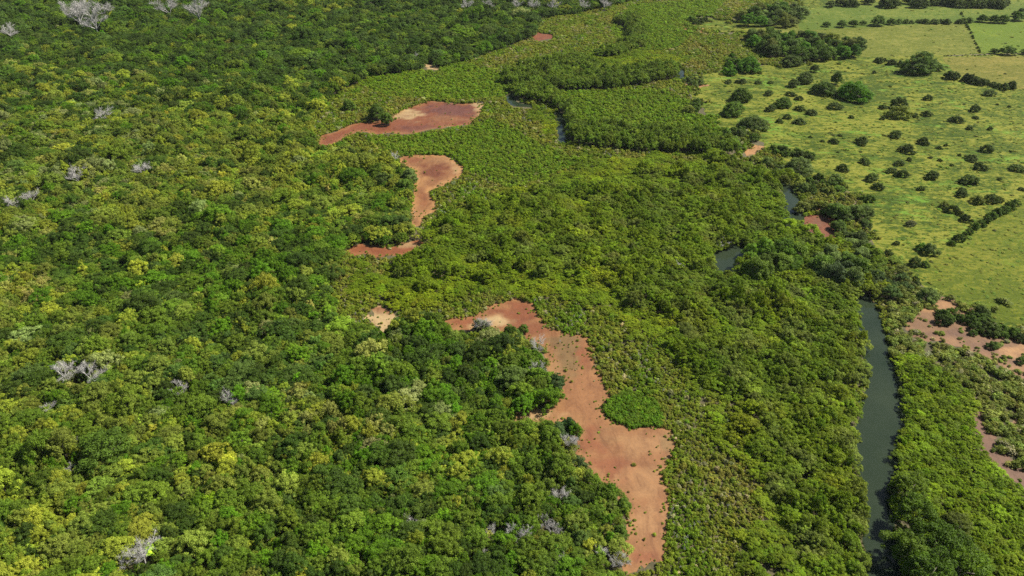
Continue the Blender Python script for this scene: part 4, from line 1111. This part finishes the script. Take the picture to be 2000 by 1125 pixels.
MASS.append(('stunted_marsh', 'dwarf', X[rest], Y[rest], R[rest], H[rest], T[rest], VARS[rest], ROTS[rest], 'olive marsh of stunted mangroves as one fine-grained mass', 'marsh', False))
# dead upright stems in the marsh
k = (rng.uniform(size=len(X)) < 0.016 * (1 + 1.2 * np.clip(n1, -0.6, 2))) & ~scrub & ~cove & ~lush
MASS.append(('dead_stems', 'bare', X[k] + 0.4, Y[k], 0.26 + 0.0008 * Y[k], 1.0 + 0.0016 * Y[k], T[k], rng.integers(0, 4, k.sum()), rng.uniform(0, 6.28, k.sum()),
             'pale dead stems sticking up through the stunted marsh', 'dead stems', True))

# ---- tussocks in the pasture
X, Y = sow(60, 620, 120, 760, lambda y: 1.5 + 0.0045 * y, 0.5)
px, py = proj(X, Y, 0.0)
dens = noise(X, Y, 11, 91) + 0.8 * noise(X, Y, 4, 92)
keep = inside(px, py, PASTURE) & in_frame(X, Y, 200) & (dens > 0.15)
keep &= ~(in_any(px, py, [FIELD_FAR, FIELD_STRIP, FIELD_RIGHT, FIELD_TAN]) & (rng.uniform(size=len(X)) < 0.8))
X, Y = X[keep], Y[keep]
R = 0.42 * np.exp(rng.normal(0, 0.3, len(X))) * (1 + 0.002 * Y)
H = R * rng.uniform(0.3, 0.6, len(X))
ok = clear_of(X, Y, R, H, OPEN, 0.3); X, Y, R, H = X[ok], Y[ok], R[ok], H[ok]
w = rng.uniform(size=len(X))
T = np.where((w < 0.02)[:, None], np.array((0.07, 0.085, 0.02)), np.where((w < 0.55)[:, None], np.array((0.165, 0.185, 0.030)), np.array((0.125, 0.205, 0.026))))
T = T * np.exp(rng.normal(0, 0.15, (len(X), 1)))
MASS.append(('grass_tussocks', 'dwarf', X, Y, R, H, T, rng.integers(0, 6, len(X)), rng.uniform(0, 6.28, len(X)), 'coarse grass tussocks and weeds all over the pasture', 'grass', False))

# every shared mesh already has an individual that carries it; the masses draw on those
SOURCE = {}
for o in COL.objects:
    if o.type == 'MESH' and o.parent is not None and o.data.name not in SOURCE: SOURCE[o.data.name] = o
for args in MASS: stuff(*args)
print('OBJECTS', len(COL.objects), 'MASS', [(m[0], len(m[2])) for m in MASS])

# ------------------------------------------------------------------ haze: faint even air over the whole plain
hz, nt, out = new_mat('air')
pv = node(nt, 'ShaderNodeVolumePrincipled')
pv.inputs['Color'].default_value = (0.88, 0.93, 1.0, 1); pv.inputs['Density'].default_value = 0.00003; pv.inputs['Anisotropy'].default_value = 0.2
nt.links.new(pv.outputs[0], out.inputs['Volume'])
b = 9600; zt = 126.0
HV = [(-b, -b, -1.5), (b, -b, -1.5), (b, b, -1.5), (-b, b, -1.5), (-b, -b, zt), (b, -b, zt), (b, b, zt), (-b, b, zt)]
HF = [(3, 2, 1, 0), (4, 5, 6, 7), (0, 1, 5, 4), (1, 2, 6, 5), (2, 3, 7, 6), (3, 0, 4, 7)]
tag(link('haze', mesh_of('haze', HV, HF, hz)), 'thin even daylight haze over the whole plain', 'haze', kind='stuff')
